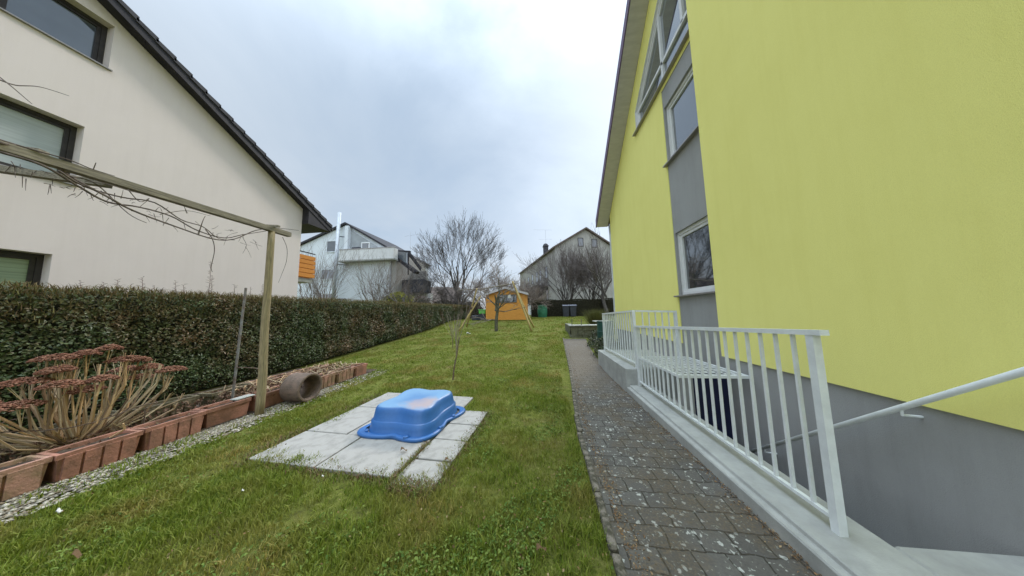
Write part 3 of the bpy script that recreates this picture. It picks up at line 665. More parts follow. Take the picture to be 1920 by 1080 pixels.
def nz(x, y, s, o=0): return np.array([noise.noise(Vector((a*s, b_*s, o))) for a, b_ in zip(x, y)])
x, y = lawn_points(380000, .75, 25, True)
pn = nz(x, y, 1.3); k = R.random(len(x)) < np.clip(.72+1.0*pn+.8*nz(x, y, 4, 9), .12, 1); x, y, pn = x[k], y[k], pn[k]
z = gzv(x, y)-.006; d = np.maximum(1, np.hypot(x, y)/3)
p2 = nz(x, y, 6, 3); hh = (U(.015, .050, len(x))*(1+.7*pn+.9*p2))*np.where(y < 2.6, 1.15, .85)*np.where(x > .3, 1.2, 1)*np.minimum(1.25, d**.3)
sx_ = U(.003, .0075, len(x))*d**.95
stuff(blades('grass', np.stack([x, y, z], 1), hh, sx_, m_grass, .95), 'short patchy green and straw coloured lawn grass', 'grass')
nt2 = 900; tx = U(-4.0, .34, nt2); ty = .85*(7/.85)**U(0, 1, nt2); kk = ~((tx > -3.3) & (tx < -.78) & (ty > 2.1) & (ty < 4.6)); tx, ty = tx[kk], ty[kk]; nt2 = len(tx)
th_ = U(.04, .085, nt2); ix = np.repeat(np.arange(nt2), 26); m_ = len(ix)
P = np.stack([tx[ix]+R.normal(0, .022, m_), ty[ix]+R.normal(0, .022, m_), np.zeros(m_)-.005], 1)
stuff(blades('grass', P, th_[ix]*U(.6, 1.15, m_), U(.003, .007, m_), m_grass, 1.1), 'longer coarse grass tufts standing up from the near lawn', 'grass')
# broad-leaved weeds and clover patches on the right half of the lawn
n = 22000; x = np.concatenate([U(-1.0, .36, n//2), U(-4, .36, n//2)]); y = 1.0*(9/1.0)**U(0, 1, n)
k = (nz(x, y, 1.7, 7) > .08) & ~((x > -3.2) & (x < -.86) & (y > 2.2) & (y < 4.5)); x, y = x[k], y[k]; n = len(x)
stuff(leaves('clover', np.stack([x, y, U(.005, .035, n)+gzv(x, y)], 1), np.tile([0, 0, 1.], (n, 1)), U(.014, .036, n), U(.008, .018, n), m_clover, spread=.5),
      'low clover and small leaved weeds growing in the lawn', 'clover')
# tufts round the slabs, reddish moss
def edge_pts(n):
    sid = R.integers(0, 5, n); t_ = U(0, 1, n); j = R.normal(0, .05, n)
    x = np.select([sid == 0, sid == 1, sid == 2, sid == 3], [-3.12+t_*1.85, -1.3+t_*.42, -.88+j, -3.14+j], -1.31+j*.4)
    y = np.select([sid == 0, sid == 1, sid == 2, sid == 3], [2.29+j-.02, 2.22+j, 2.2+t_*1.7, 2.3+t_*2.1], 2.25+t_*.65)
    c_, s_ = math.cos(-.075), math.sin(-.075); dx, dy = x+2.2, y-3.2
    return dx*c_-dy*s_-2.2, dx*s_+dy*c_+3.2, sid
x, y, sid = edge_pts(5600)
stuff(blades('moss_tufts', np.stack([x, y, np.full(len(x), .0)], 1), U(.02, .06, len(x)), U(.004, .010, len(x)), m_mossl, 1.3), 'brownish moss and dry tufts around the edge of the paved square', 'moss')
# moss and litter along path edges
n = 2600; y = .9*(10/.9)**U(0, 1, n); lx_ = np.interp(y, [p[0] for p in pl], [p[1] for p in pl]); rx_ = np.interp(y, [p[0] for p in pl], [p[2] for p in pl])
x = np.where(R.random(n) < .55, lx_+.05+np.abs(R.normal(0, .06, n)), rx_-.05-np.abs(R.normal(0, .05, n)))
P = np.stack([x, y, gzv(x, y)+.012], 1)
stuff(leaves('leaf_litter', P, np.tile([0, 0, 1.], (n, 1)), U(.008, .026, n), U(.005, .014, n), m_litter, spread=.6), 'crumbs of brown leaf litter along both edges of the block path', 'leaf litter')
n = 2600; x, y = lawn_points(n, 1.1, 9, True); n = len(x); bs_ = R.random(n) < np.where(x > -1, .9, .35); x, y = x[bs_], y[bs_]; n = len(x)
stuff(leaves('leaf_litter', np.stack([x, y, gzv(x, y)+U(.012, .035, n)], 1), np.tile([0, 0, 1.], (n, 1)), U(.010, .028, n), U(.006, .016, n), m_litter, spread=.6), 'small brown and straw coloured dead leaf bits scattered in the lawn', 'leaf litter')
for i, (px, py, s_, mt, lb) in enumerate([(143, 1040, .035, m_litter, 'curled orange brown leaf on the near left grass'), (1015, 1028, .03, m_litter, 'curled brown leaf on the grass left of the path'),
        (110, 958, .022, m_white_small, 'slim white wood chip on the grass near the gravel'), (605, 893, .010, m_white_small, 'tiny white pebble on the grass in front of the slabs'),
        (757, 843, .035, m_litter, 'crumpled dead leaf clump on the slab before the blue tub'), (840, 862, .03, m_litter, 'curled dead leaf on the near right small slab'), (455, 920, .010, m_white_small, 'small white pebble on the left lawn'),
        (875, 626, .10, m_white_small, 'white flat stone on the lawn near the swing poles')]):
    q = at(px, py, 2, .05); 
    if py < 700: q = Vector((-4.0*.98, 12.9, gz(-4, 12.9)+.05))
    mb = MB(); nn_ = 6
    for a in range(3):
        for c_ in range(nn_):
            mb.v.append((q.x+(c_/(nn_-1)-.5)*2*s_, q.y+(a-1)*s_*.45*(1-abs(c_/(nn_-1)-.5)), q.z+s_*.45*math.cos((c_-2.5)*1.0+a)+.004*a))
    for a in range(2):
        for c_ in range(nn_-1): mb.f.append((a*nn_+c_, a*nn_+c_+1, (a+1)*nn_+c_+1, (a+1)*nn_+c_))
    o = mb.build('fallen_leaf' if mt is m_litter else 'pebble', mt, smooth=True)
    tag(o, lb, 'leaf' if mt is m_litter else 'pebble')
    if mt is m_white_small:
        sm = o.modifiers.new('s', 'SOLIDIFY'); sm.thickness = s_*.3
exec_trees = None
# ================================================================ TREES
def grow(mb_big, mb_small, p, d, L, r, depth, maxd, spread=.55, up=.15, kids=(3, 5), cut=2, taper=.62, wob=.12, rr_min=.003, first=.25):
    d = Vector(d).normalized(); n = 5 if depth < 2 else 4; pts = [Vector(p)]; rad = [r]; cur = Vector(p); dd = d.copy(); seg = L/n
    for i in range(n):
        dd = (dd+Vector((random.gauss(0, wob), random.gauss(0, wob), random.gauss(0, wob)+up*.25))).normalized()
        cur = cur+dd*seg; pts.append(cur.copy()); rad.append(max(rr_min, r*(1-(1-taper)*(i+1)/n)))
    (mb_big if depth < cut else mb_small).tube(pts, rad, 7 if depth == 0 else 5 if depth < cut else 3, cap=False)
    if depth >= maxd: return
    k = random.randint(*kids)
    for i in range(k+1):
        t_ = first+(1-first)*(i+random.random()*.7)/(k+1) if depth == 0 or i else 1.0
        t_ = min(t_, 1); j = min(int(t_*n), n-1); q = pts[j].lerp(pts[j+1], t_*n-j)
        bd = (pts[j+1]-pts[j]).normalized(); a = random.uniform(0, 2*PI); o = bd.orthogonal().normalized(); o2 = bd.cross(o)
        s_ = spread*random.uniform(.6, 1.3)*(.35 if (i == 0 and depth) else 1)
        nd = bd+(o*math.cos(a)+o2*math.sin(a))*s_+Vector((0, 0, up))
        grow(mb_big, mb_small, q, nd, L*random.uniform(.58, .82), max(rr_min, (r*(1-(1-taper)*t_))*random.uniform(.55, .75)), depth+1, maxd, spread, up, kids, cut, taper, wob, rr_min, .2)
def tree(name, label, cat, loc, specs, mtr=m_bark, mcr=m_twigd, group=None, seed=1, lv=None):
    random.seed(seed); t_ = thing(name, label, cat, loc, 0, group); A_, B_ = MB(), MB()
    for s_ in specs: grow(A_, B_, Vector(loc)+Vector(s_.pop('o', (0, 0, 0))), s_.pop('d'), s_.pop('L'), s_.pop('r'), 0, s_.pop('maxd'), **s_)
    A_.build('trunk', mtr, t_, smooth=True); B_.build('crown', mcr, t_)
    return t_
# tall bare tree in the middle distance
tree('bare_tree', 'tall bare deciduous tree with a wide twiggy crown, centre of the view', 'tree', (-8.9, 26, .9), [
    dict(d=(.02, 0, 1), L=2.4, r=.27, maxd=2, kids=(2, 2), spread=.35, up=.1, cut=3, taper=.75, first=.8, rr_min=.009)]+[
    dict(d=(dx, dy, 1), L=L, r=r_, maxd=5, kids=(2, 3), spread=.5, up=.07, cut=2, rr_min=.0085, wob=.07, first=.3, taper=.55, o=(0, 0, oz)) for dx, dy, L, r_, oz in
     ((-.95, .1, 3.3, .11, 1.5), (.95, .1, 3.3, .11, 1.4), (-.45, -.2, 3.5, .13, 1.9), (.42, -.1, 3.5, .13, 2.0), (-.05, .2, 3.6, .12, 2.3))], m_bark, m_bark, seed=11)
tree('bare_tree', 'slimmer bare tree left of the tall central one', 'tree', (-12.6, 27, .9), [
    dict(d=(-.2, 0, 1), L=3.3, r=.10, maxd=4, kids=(2, 3), spread=.55, up=.12, first=.4, rr_min=.009),
    dict(d=(.3, 0, 1), L=3.0, r=.08, maxd=4, kids=(2, 3), spread=.55, up=.12, first=.4, rr_min=.009)], seed=4)
# crooked fruit tree behind the hedge by the white house
tree('fruit_tree', 'crooked dark fruit tree in front of the white house side wing', 'tree', (-11.6, 20, .9), [
    dict(d=(-.45, 0, .8), L=2.3, r=.13, maxd=4, kids=(2, 3), spread=.7, up=.06, wob=.2, rr_min=.008),
    dict(d=(-.9, .1, .45), L=2.4, r=.10, maxd=4, kids=(2, 3), spread=.7, up=.06, wob=.2, rr_min=.008),
    dict(d=(.2, .1, .9), L=1.9, r=.09, maxd=4, kids=(3, 4), spread=.6, up=.08, wob=.2, rr_min=.007)], seed=9)
def bush(label, loc, n, h, sp, seed, m=m_twig, group=None, md=3, name='bare_shrub', r=.035):
    random.seed(seed); specs = []
    for i in range(n):
        a = random.uniform(0, 2*PI); s_ = sp*random.uniform(.2, 1)
        specs.append(dict(d=(s_*math.cos(a), s_*math.sin(a), 1), L=h*random.uniform(.42, .58), r=r*random.uniform(.6, 1.1), maxd=md, kids=(2, 3), spread=.42, up=.08, wob=.09, rr_min=.006, cut=1, o=(.15*math.cos(a), .15*math.sin(a), 0)))
    return tree(name, label, 'shrub', loc, specs, m, m, group, seed+100)
bush('twiggy greyish shrub between the cream house corner and the flue pipe', (-20.6, 20.5, .9), 15, 6.0, .55, 5, r=.05)
bush('fan shaped bare shrub before the white house wall, under the balcony', (-15.2, 21.5, .9), 11, 5.4, .62, 6, r=.05)
# orchard tree in front of the shed
tree('orchard_tree', 'small mossy orchard tree standing before the orange shed', 'tree', (-2.58, 13.9, .43), [
    dict(d=(-.03, 0, 1), L=1.25, r=.10, maxd=1, kids=(1, 1), spread=.3, up=.1, cut=3, taper=.85, wob=.04, rr_min=.006, first=.9),
    dict(d=(-.16, 0, 1), L=1.2, r=.075, maxd=4, kids=(3, 4), spread=.75, up=.05, cut=2, wob=.15, rr_min=.005, o=(-.02, 0, 1.15)),
    dict(d=(.62, 0, .6), L=.9, r=.05, maxd=3, kids=(2, 3), spread=.6, up=.12, cut=2, wob=.16, rr_min=.005, o=(0, 0, 1.1)),
    dict(d=(-1, .1, .2), L=.95, r=.035, maxd=2, kids=(2, 3), spread=.5, up=.1, cut=1, wob=.1, rr_min=.005, o=(0, 0, .62)),
    dict(d=(.9, .1, .25), L=1.2, r=.03, maxd=2, kids=(2, 3), spread=.5, up=.15, cut=1, wob=.1, rr_min=.005, o=(0, 0, 1.15))], m_barkg, m_twig, seed=3)
for i, (x, y, h, sd0, lb) in enumerate([(-8.2, 21.3, 3.0, 21, 'bushy bare tree behind the lime green box'), (-5.6, 23.5, 4.2, 22, 'bare tree behind the left end of the orange shed'), (-3.3, 24.5, 4.6, 23, 'bare spreading tree above the orange shed roof'), (-1.7, 22.5, 3.6, 24, 'dark bare tree behind the right corner of the orange shed')]):
    tree('bare_tree', lb, 'tree', (x, y, .9), [dict(d=(random.uniform(-.3, .3), 0, 1), L=h*.42, r=.09, maxd=4, kids=(3, 4), spread=.7, up=.08, wob=.15, rr_min=.008, first=.4, cut=2),
        dict(d=(-.6, 0, .8), L=h*.4, r=.06, maxd=4, kids=(3, 4), spread=.7, up=.1, wob=.14, rr_min=.008, first=.3, cut=2, o=(0, 0, .6)), dict(d=(.6, .1, .8), L=h*.4, r=.06, maxd=4, kids=(3, 4), spread=.7, up=.1, wob=.14, rr_min=.008, first=.3, cut=2, o=(0, 0, .6))], m_bark, m_twigd if i % 2 == 0 else m_twig, 'bare trees behind the shed', 40+i)
# multi-stem bare trees in front of the grey house
for i, (x, y, n_, h, sd0, lb) in enumerate([(2.75, 26.6, 8, 6.6, 31, 'vase shaped bare tree before the middle of the grey gable'), (5.4, 27, 7, 6.2, 32, 'bare many stemmed tree before the right half of the grey gable'), (-.3, 27.5, 5, 3.6, 34, 'dark scrubby bare tree at the front door of the grey house')]):
    random.seed(sd0); specs = []
    for j in range(n_):
        a = 2*PI*j/n_; s_ = random.uniform(.12, .5); specs.append(dict(d=(s_*math.cos(a), s_*math.sin(a)*.7, 1), L=h*.48, r=.065, maxd=4, kids=(3, 3), spread=.42, up=.08, wob=.08, rr_min=.009, cut=2, first=.35))
    tree('bare_tree', lb, 'tree', (x, y, .9), specs, m_bark, m_twigd, None, sd0)
tree('bare_tree', 'thick trunked bare tree beside the yellow house corner', 'tree', (6.3, 24.5, .9), [
    dict(d=(-.05, 0, 1), L=3.0, r=.20, maxd=4, kids=(3, 3), spread=.6, up=.1, wob=.08, rr_min=.009, first=.5),
    dict(d=(-.5, 0, 1), L=2.6, r=.10, maxd=4, kids=(2, 3), spread=.5, up=.1, wob=.1, rr_min=.009, o=(0, 0, 1.8))], m_bark, m_twigd, None, 36)
# sapling on the lawn and a thin one near the swing
random.seed(5)
tree('sapling', 'thin leafless sapling on the lawn beyond the blue tub', 'sapling', (-2.03, 5.5, 0), [dict(d=(-.02, 0, 1), L=.95, r=.019, maxd=2, kids=(3, 4), spread=.4, up=.3, cut=1, wob=.09, rr_min=.0035, first=.45, taper=.6),
    dict(d=(.05, 0, 1), L=.55, r=.008, maxd=1, kids=(3, 4), spread=.35, up=.3, cut=1, wob=.08, rr_min=.003, o=(-.01, 0, .7))], m_rust, m_twig, seed=8)
tree('sapling', 'tiny bare sapling at the foot of the hedge near the swing poles', 'sapling', (-5.0, 13.6, .4), [dict(d=(.25, 0, 1), L=.75, r=.015, maxd=1, kids=(3, 4), spread=.3, up=.3, cut=1, wob=.05, rr_min=.006), dict(d=(-.35, 0, 1), L=.9, r=.013, maxd=1, kids=(3, 4), spread=.3, up=.3, cut=1, wob=.05, rr_min=.006)], m_twig, m_twig, seed=8)
# round bushes beyond the hedge
def dome(name, label, loc, rx, ry, rz, n, m, core, cat='bush', L=(.06, .12), W=(.03, .06)):
    t_ = thing(name, label, cat, loc); mb = MB(); a_, b_ = 14, 7
    for j in range(b_+1):
        for i in range(a_):
            u, v_ = 2*PI*i/a_, j/b_*PI/2; mb.v.append((loc[0]+rx*.93*math.cos(u)*math.cos(v_), loc[1]+ry*.93*math.sin(u)*math.cos(v_), loc[2]+rz*.93*math.sin(v_)))
    for j in range(b_):
        for i in range(a_): mb.f.append((j*a_+i, j*a_+(i+1) % a_, (j+1)*a_+(i+1) % a_, (j+1)*a_+i))
    mb.build('inner_branches', core, t_, smooth=True)
    d = R.normal(0, 1, (n, 3)); d[:, 2] = np.abs(d[:, 2]); d /= np.linalg.norm(d, axis=1)[:, None]
    k = 1+.07*np.array([noise.noise(Vector(q)*3.5) for q in d])+U(-.05, .05, n)
    P = np.array(loc)[None]+d*np.array([rx, ry, rz])[None]*k[:, None]
    leaves('foliage', P, d, U(*L, n), U(*W, n), m, t_, spread=.9); return t_
dome('conifer_bush', 'low rounded golden green conifer bush showing over the hedge', (-13.6, 22, .8), 2.2, 1.6, 2.75, 9000, m_conif, m_hcore)
dome('mauve_bush', 'low mauve brown twiggy bush right of the golden conifer', (-11.4, 22.3, .8), 1.5, 1.2, 2.4, 6000, m_mauve, m_hcore, W=(.01, .025))
dome('mauve_bush', 'brown twiggy thicket between the hedge end and the orange shed', (-7.2, 24.4, .8), 1.8, 1.0, 2.0, 7000, m_mauve, m_hcore, W=(.01, .025))
dome('dark_bush', 'dark brown bush at the far end of the long hedge', (-9.6, 23.5, .8), 2.0, 1.0, 2.0, 6000, m_hbleaf, m_hcore)
# back hedge behind the bins
def block_hedge(label, x0, x1, y0, y1, z0, z1, n, m):
    t_ = thing('clipped_hedge', label, 'hedge', ((x0+x1)/2, (y0+y1)/2, z0)); MB().box((x0+.08, y0+.08, z0), (x1-.08, y1-.08, z1-.08)).build('inner_branches', m_hcore, t_)
    a = R.random(n) < .65; P = np.stack([U(x0, x1, n), np.where(a, y0+U(-.05, .08, n), U(y0, y1, n)), np.where(a, U(z0, z1, n), z1+U(-.08, .04, n))], 1)
    P[:, 2] += .05*np.sin(P[:, 0]*2.1)*(~a)
    leaves('foliage', P, np.where(a[:, None], [[0, -1., .3]], [[0, 0, 1.]]), U(.05, .11, n), U(.025, .05, n), m, t_, spread=.8); return t_
block_hedge('low dark brown hedge behind the bins at the end of the garden', -1.1, 7.2, 25, 26, .9, 2.62, 16000, m_hbleaf)
# ================================================================ HOUSES
def wall_poly(outer, holes, plane_x, depth, name, m, parent, facing=1, rev=.16, revm=None):
    """wall in the plane x=plane_x from (y,z) loops; reveals go `depth` into the wall"""
    loops = [[Vector((plane_x, y, z)) for y, z in outer]]+[[Vector((plane_x, y, z)) for y, z in h] for h in holes]
    tri = tessellate_polygon(loops); fl = [v_ for l_ in loops for v_ in l_]
    mb = MB().add(fl, tri)
    o = mb.build(name, m, parent, recalc=True)
    if holes:
        for h in holes:
            mr = MB(); k = len(h); q = [(plane_x, y, z) for y, z in h]+[(plane_x-facing*rev, y, z) for y, z in h]
            mr.add(q, [(i, (i+1) % k, k+(i+1) % k, k+i) for i in range(k)])
            mr.build('window_reveal', revm or m, parent)
    return o
def window(parent, x, poly, facing, fw, mf, mg, mull=(), bars=(), depth=.06, sill=None, blind=None, sillm=None):
    """window in plane x from a (y,z) polygon (counter-clockwise) ; frame members are mitred bars"""
    w_ = MB(); k = len(poly); cy = sum(p[0] for p in poly)/k; cz = sum(p[1] for p in poly)/k
    def inset(d):
        out = []
        for i in range(k):
            p0, p1, p2 = Vector(poly[i-1]), Vector(poly[i]), Vector(poly[(i+1) % k])
            e1, e2 = (p1-p0).normalized(), (p2-p1).normalized(); n1, n2 = Vector((-e1.y, e1.x)), Vector((-e2.y, e2.x))
            if n1.dot(Vector((cy, cz))-p1) < 0: n1, n2 = -n1, -n2
            b_ = (n1+n2); b_ = b_/max(.2, b_.dot(n1)); out.append(p1+b_*d)
        return out
    i1 = inset(fw); X0, X1 = x, x-facing*depth
    q = [(X0, a, b_) for a, b_ in poly]+[(X0, a, b_) for a, b_ in i1]+[(X1, a, b_) for a, b_ in i1]
    w_.add(q, [(i, (i+1) % k, k+(i+1) % k, k+i) for i in range(k)]+[(k+i, k+(i+1) % k, 2*k+(i+1) % k, 2*k+i) for i in range(k)])
    i2 = inset(fw+.012); i3 = inset(fw+.055)     # sash step
    X2 = x-facing*.02
    q = [(X2, a, b_) for a, b_ in inset(fw-.002)]+[(X2, a, b_) for a, b_ in i3]+[(X1+facing*.0, a, b_) for a, b_ in i3]
    w_.add(q, [(i, (i+1) % k, k+(i+1) % k, k+i) for i in range(k)]+[(k+i, k+(i+1) % k, 2*k+(i+1) % k, 2*k+i) for i in range(k)])
    for (a, b_, c_, d_) in mull: w_.bar((x-facing*.028, a, b_), (x-facing*.028, c_, d_), .07, .05, (1, 0, 0))
    fo = w_.build('window', mf, parent, recalc=False)
    g = MB().add([(X1+facing*.008, a, b_) for a, b_ in inset(fw-.01)], [tuple(range(k))]); g.build('pane', mg, fo)
    if blind:
        (a, b_), (c_, d_), bm = blind
        MB().add([(X1+facing*.012, a, b_), (X1+facing*.012, c_, b_), (X1+facing*.012, c_, d_), (X1+facing*.012, a, d_)], [(0, 1, 2, 3)]).build('blind', bm, fo)
    if sill:
        y0, y1, z, pr = sill; MB().box((min(x-facing*.02, x+facing*pr), y0, z-.03), (max(x-facing*.02, x+facing*pr), y1, z), .004).build('sill', sillm or m_sill, fo)
    return fo
# ---------------- cream house on the left
LH = thing('cream_house', 'large cream rendered house with dark tiled roof and brown framed windows left of the hedge', 'house', (-10, 2, 0))
sl_ = .548; yr = -1.0; ze = 6.06; yc = 8.95
def lz(y): return ze+(yc-y)*sl_ if y > yr else ze+(yc-yr)*sl_-(yr-y)*sl_
yb = yr-(yc-yr)
holes = [[(2.90, 7.41), (4.09, 7.41), (4.09, 8.53), (2.90, 8.53)], [(2.3, 4.44), (3.92, 4.44), (3.92, 5.80), (2.3, 5.80)], [(2.0, 1.55), (3.80, 1.55), (3.80, 2.87), (2.0, 2.87)]]
wall_poly([(yb, -.1), (yc, -.1), (yc, ze), (yr, lz(yr)), (yb, ze)], holes, -10, .16, 'wall', m_cream, LH, 1, .26)
mb = MB().add([(-10, yc, -.1), (-21, yc, -.1), (-21, yc, ze), (-10, yc, ze)], [(0, 3, 2, 1)]); mb.build('rear_wall', m_cream, LH)
for i, h in enumerate(holes):
    y0, z0 = h[0]; y1, z1 = h[2]; mg = [m_glass, m_curtain, m_glassd][i]
    bl = [None, None, ((y0+.12, z0+.14), (y1-.12, z1-.14), m_green_blind)][i]
    mu = [[], [], []][i]
    window(LH, -10.20, [(y0+.005, z0+.005), (y1-.005, z0+.005), (y1-.005, z1-.005), (y0+.005, z1-.005)], 1, .07, m_brownf, mg, mull=mu, sill=(y0-.04, y1+.04, z0+.0, .25), blind=bl)
rf = MB(); xo, xi = -9.68, -21.5; ov = 1.12
ye = yc+ov; zeave = ze-ov*sl_
for sgn in (1, -1):
    e_y = ye if sgn == 1 else 2*yr-ye
    p = [(xo, e_y, zeave+.14), (xo, yr, lz(yr)+.14), (xi, yr, lz(yr)+.14), (xi, e_y, zeave+.14)]
    rf.prism(p, (0, 0, .10))
rf.build('roof', m_tile, LH, recalc=True)
te = MB(); L_ = math.hypot(1, sl_)                                    # verge tiles step down the slope
nt_ = 34
for i in range(nt_):
    a = i/nt_; b2_ = (i+1.12)/nt_; y0 = yr+(ye-yr)*a; y1 = min(ye+.03, yr+(ye-yr)*b2_)
    z0 = lz(yr)+.24-(y0-yr)*sl_; z1 = lz(yr)+.24-(y1-yr)*sl_+.035
    te.prism([(xo+.03, y0, z0-.10), (xo+.03, y1, z1-.10), (xo+.03, y1, z1+.03), (xo+.03, y0, z0+.005)], (-.35, 0, 0))
te.build('verge_tiles', m_tile, LH, recalc=True)
vb = MB(); vb.prism([(xo+.0, yr, lz(yr)-.06), (xo, ye, zeave-.06), (xo, ye, zeave+.135), (xo, yr, lz(yr)+.135)], (-.03, 0, 0)); vb.build('verge_board', m_fascia, LH, recalc=True)
sf = MB(); sf.prism([(xo-.03, yr, lz(yr)+.0), (xo-.03, yc, ze+.0), (-9.995, yc, ze), (-9.995, yr, lz(yr))], (0, 0, .1)); sf.build('soffit', m_fascia, LH, recalc=True)
ee = MB(); zs = zeave-.0
ee.prism([(xo-.02, yc+.002, zs-.05), (xo-.02, ye-.02, zs-.05), (xo-.02, ye-.02, zs+.12), (xo-.02, yc+.002, ze+.1)], (-11, 0, 0)); ee.build('eaves_box', m_fascia, LH, recalc=True)
gt = MB(); gt.tube([(xo+.02, ye+.06, zeave+.09), (xi, ye+.06, zeave+.09)], .065, 8); gt.build('gutter', m_fascia, LH)
bk = MB()
for k in range(5): bk.box((-11.4, 9.95, 3.22+k*.2), (-10.3, 9.98, 3.22+k*.2+.17), .004); bk.box((-10.33, 8.96, 3.22+k*.2), (-10.30, 9.94, 3.22+k*.2+.17), .004)
bk.build('balcony_boards', m_orange, LH)
bp = MB().bar((-10.4, 9.9, 3.0), (-10.4, 9.9, 4.3), .05, .05).bar((-10.31, 9.0, 4.32), (-10.31, 9.95, 4.32), .04, .04); bp.build('balcony_rail', m_fascia, LH)
bs = MB().box((-14, 8.96, 3.0), (-10.36, 9.93, 3.18)); bs.build('balcony_slab', m_kerb, LH)
# ---------------- yellow house on the right
YH = thing('yellow_house', 'tall bright yellow rendered house with grey plinth and white framed windows on the right', 'house', (3, 2, 0))
sl_y = .874; yR = 1.2; zE = 5.2
def yz(y): return zE+(9.75-y)*sl_y if y > yR else zE+(9.75-yR)*sl_y-(yR-y)*sl_y
ybk = yR-(9.75-yR); XN, XF, YC = 2.56, 2.80, 3.93; PL = .81
wall_poly([(ybk, PL), (YC, PL), (YC, yz(YC)), (yR, yz(yR)), (ybk, zE)], [], XN, .1, 'projecting_wall', m_yellow, YH)
MB().add([(XN, YC, PL), (XF+.2, YC, PL), (XF+.2, YC, yz(YC)), (XN, YC, yz(YC))], [(0, 1, 2, 3)]).build('projection_return', m_yellow, YH)
MB().add([(XN, ybk, PL), (XN+.025, ybk, PL), (XN+.025, YC, PL), (XN, YC, PL)], [(0, 1, 2, 3)]).build('plaster_edge', m_yellow, YH)
gab = [(4.0, 6.42), (6.78, 6.42), (6.78, 7.05), (4.0, 9.45)]
w1 = [(4.0, 1.77), (5.33, 1.77), (5.33, 3.06), (4.0, 3.06)]; w2 = [(4.0, 4.60), (5.33, 4.60), (5.33, 5.88), (4.0, 5.88)]
wall_poly([(5.37, PL), (9.75, PL), (9.75, zE), (YC, yz(YC)), (YC, 6.4), (5.37, 6.4)], [], XF+.0, .1, 'gable_wall_dummy', m_yellow, YH) if False else None
# far gable wall: yellow part with the gable window, grey strip with two windows
wall_poly([(5.37, PL), (9.75, PL), (9.75, zE), (YC, yz(YC)), (YC, 6.30), (5.37, 6.30)], [gab], XF, .1, 'gable_wall', m_yellow, YH, -1, .12, m_pvc)
wall_poly([(YC, -1.6), (5.37, -1.6), (5.37, 6.30), (YC, 6.30)], [w1, w2], XF+.012, .1, 'grey_strip', m_plinth, YH, -1, .12, m_plinth)
MB().add([(XF, 5.37, PL), (XF+.012, 5.37, PL), (XF+.012, 5.37, 6.3), (XF, 5.37, 6.3)], [(0, 1, 2, 3)]).build('strip_edge', m_yellow, YH)
MB().add([(XF+.025, 5.37, -1.6), (XF+.025, 9.74, -1.6), (XF+.025, 9.74, PL+.0), (XF+.025, 5.37, PL)], [(0, 1, 2, 3)]).build('rear_plinth', m_plinth, YH)
MB().box((XF+.001, 9.74, -.2), (13, 9.75, zE)).build('end_wall', m_yellow, YH)
MB().add([(XN+.025, ybk, -1.6), (XN+.025, YC, -1.6), (XN+.025, YC, PL), (XN+.025, ybk, PL)], [(0, 1, 2, 3)]).build('plinth', m_plinth, YH)
MB().add([(XN+.025, YC, -1.6), (XF+.2, YC, -1.6), (XF+.2, YC, PL), (XN+.025, YC, PL)], [(0, 1, 2, 3)]).build('plinth_return', m_plinth, YH)
def ins(p, d=.004): return p
window(YH, XF+.06, w1, -1, .06, m_pvc, m_glassd, sill=(3.96, 5.42, 1.77, .13), sillm=m_sill)
window(YH, XF+.06, w2, -1, .06, m_pvc, m_glass, sill=(3.96, 5.42, 4.60, .13), sillm=m_sill)
window(YH, XF+.05, gab, -1, .06, m_pvc, m_glass, mull=[(5.36, 6.45, 5.36, 8.25), (4.0, 7.0, 6.75, 7.0), (4.55, 7.0, 4.55, 8.95)], sill=(3.96, 6.86, 6.42, .13), sillm=m_sill)
rf = MB(); xo = 2.38; YE = 10.1; zo = zE-(YE-9.75)*sl_y
for sgn in (1, -1):
    e_y = YE if sgn == 1 else 2*yR-YE
    rf.prism([(xo, e_y, zo+.14), (xo, yR, yz(yR)+.14), (13, yR, yz(yR)+.14), (13, e_y, zo+.14)], (0, 0, .14))
rf.build('roof', m_browntile, YH, recalc=True)
vb = MB()
vb.prism([(xo-.012, YE+.02, zo-.01), (xo-.012, yR, yz(yR)-.01), (xo-.012, yR, yz(yR)+.30), (xo-.012, YE+.02, zo+.30)], (-.03, 0, 0)); vb.build('verge_board', m_purple, YH, recalc=True)
sf = MB().prism([(xo-.01, YE, zo), (xo-.01, yR, yz(yR)), (XF-.004, yR, yz(yR)), (XF-.004, YE, zo)], (0, 0, .12)); sf.build('soffit', m_soffit, YH, recalc=True)
gt = MB(); gt.tube([(xo, YE+.10, zo+.13), (13, YE+.10, zo+.13)], .07, 10); gt.build('gutter', m_purple, YH)
dpn = MB().tube([(XF+.1, YE+.08, zo+.1), (XF+.02, 9.85, zo-.45), (XF+.02, 9.83, .3)], .05, 10); dpn.build('downpipe', m_galv, YH)
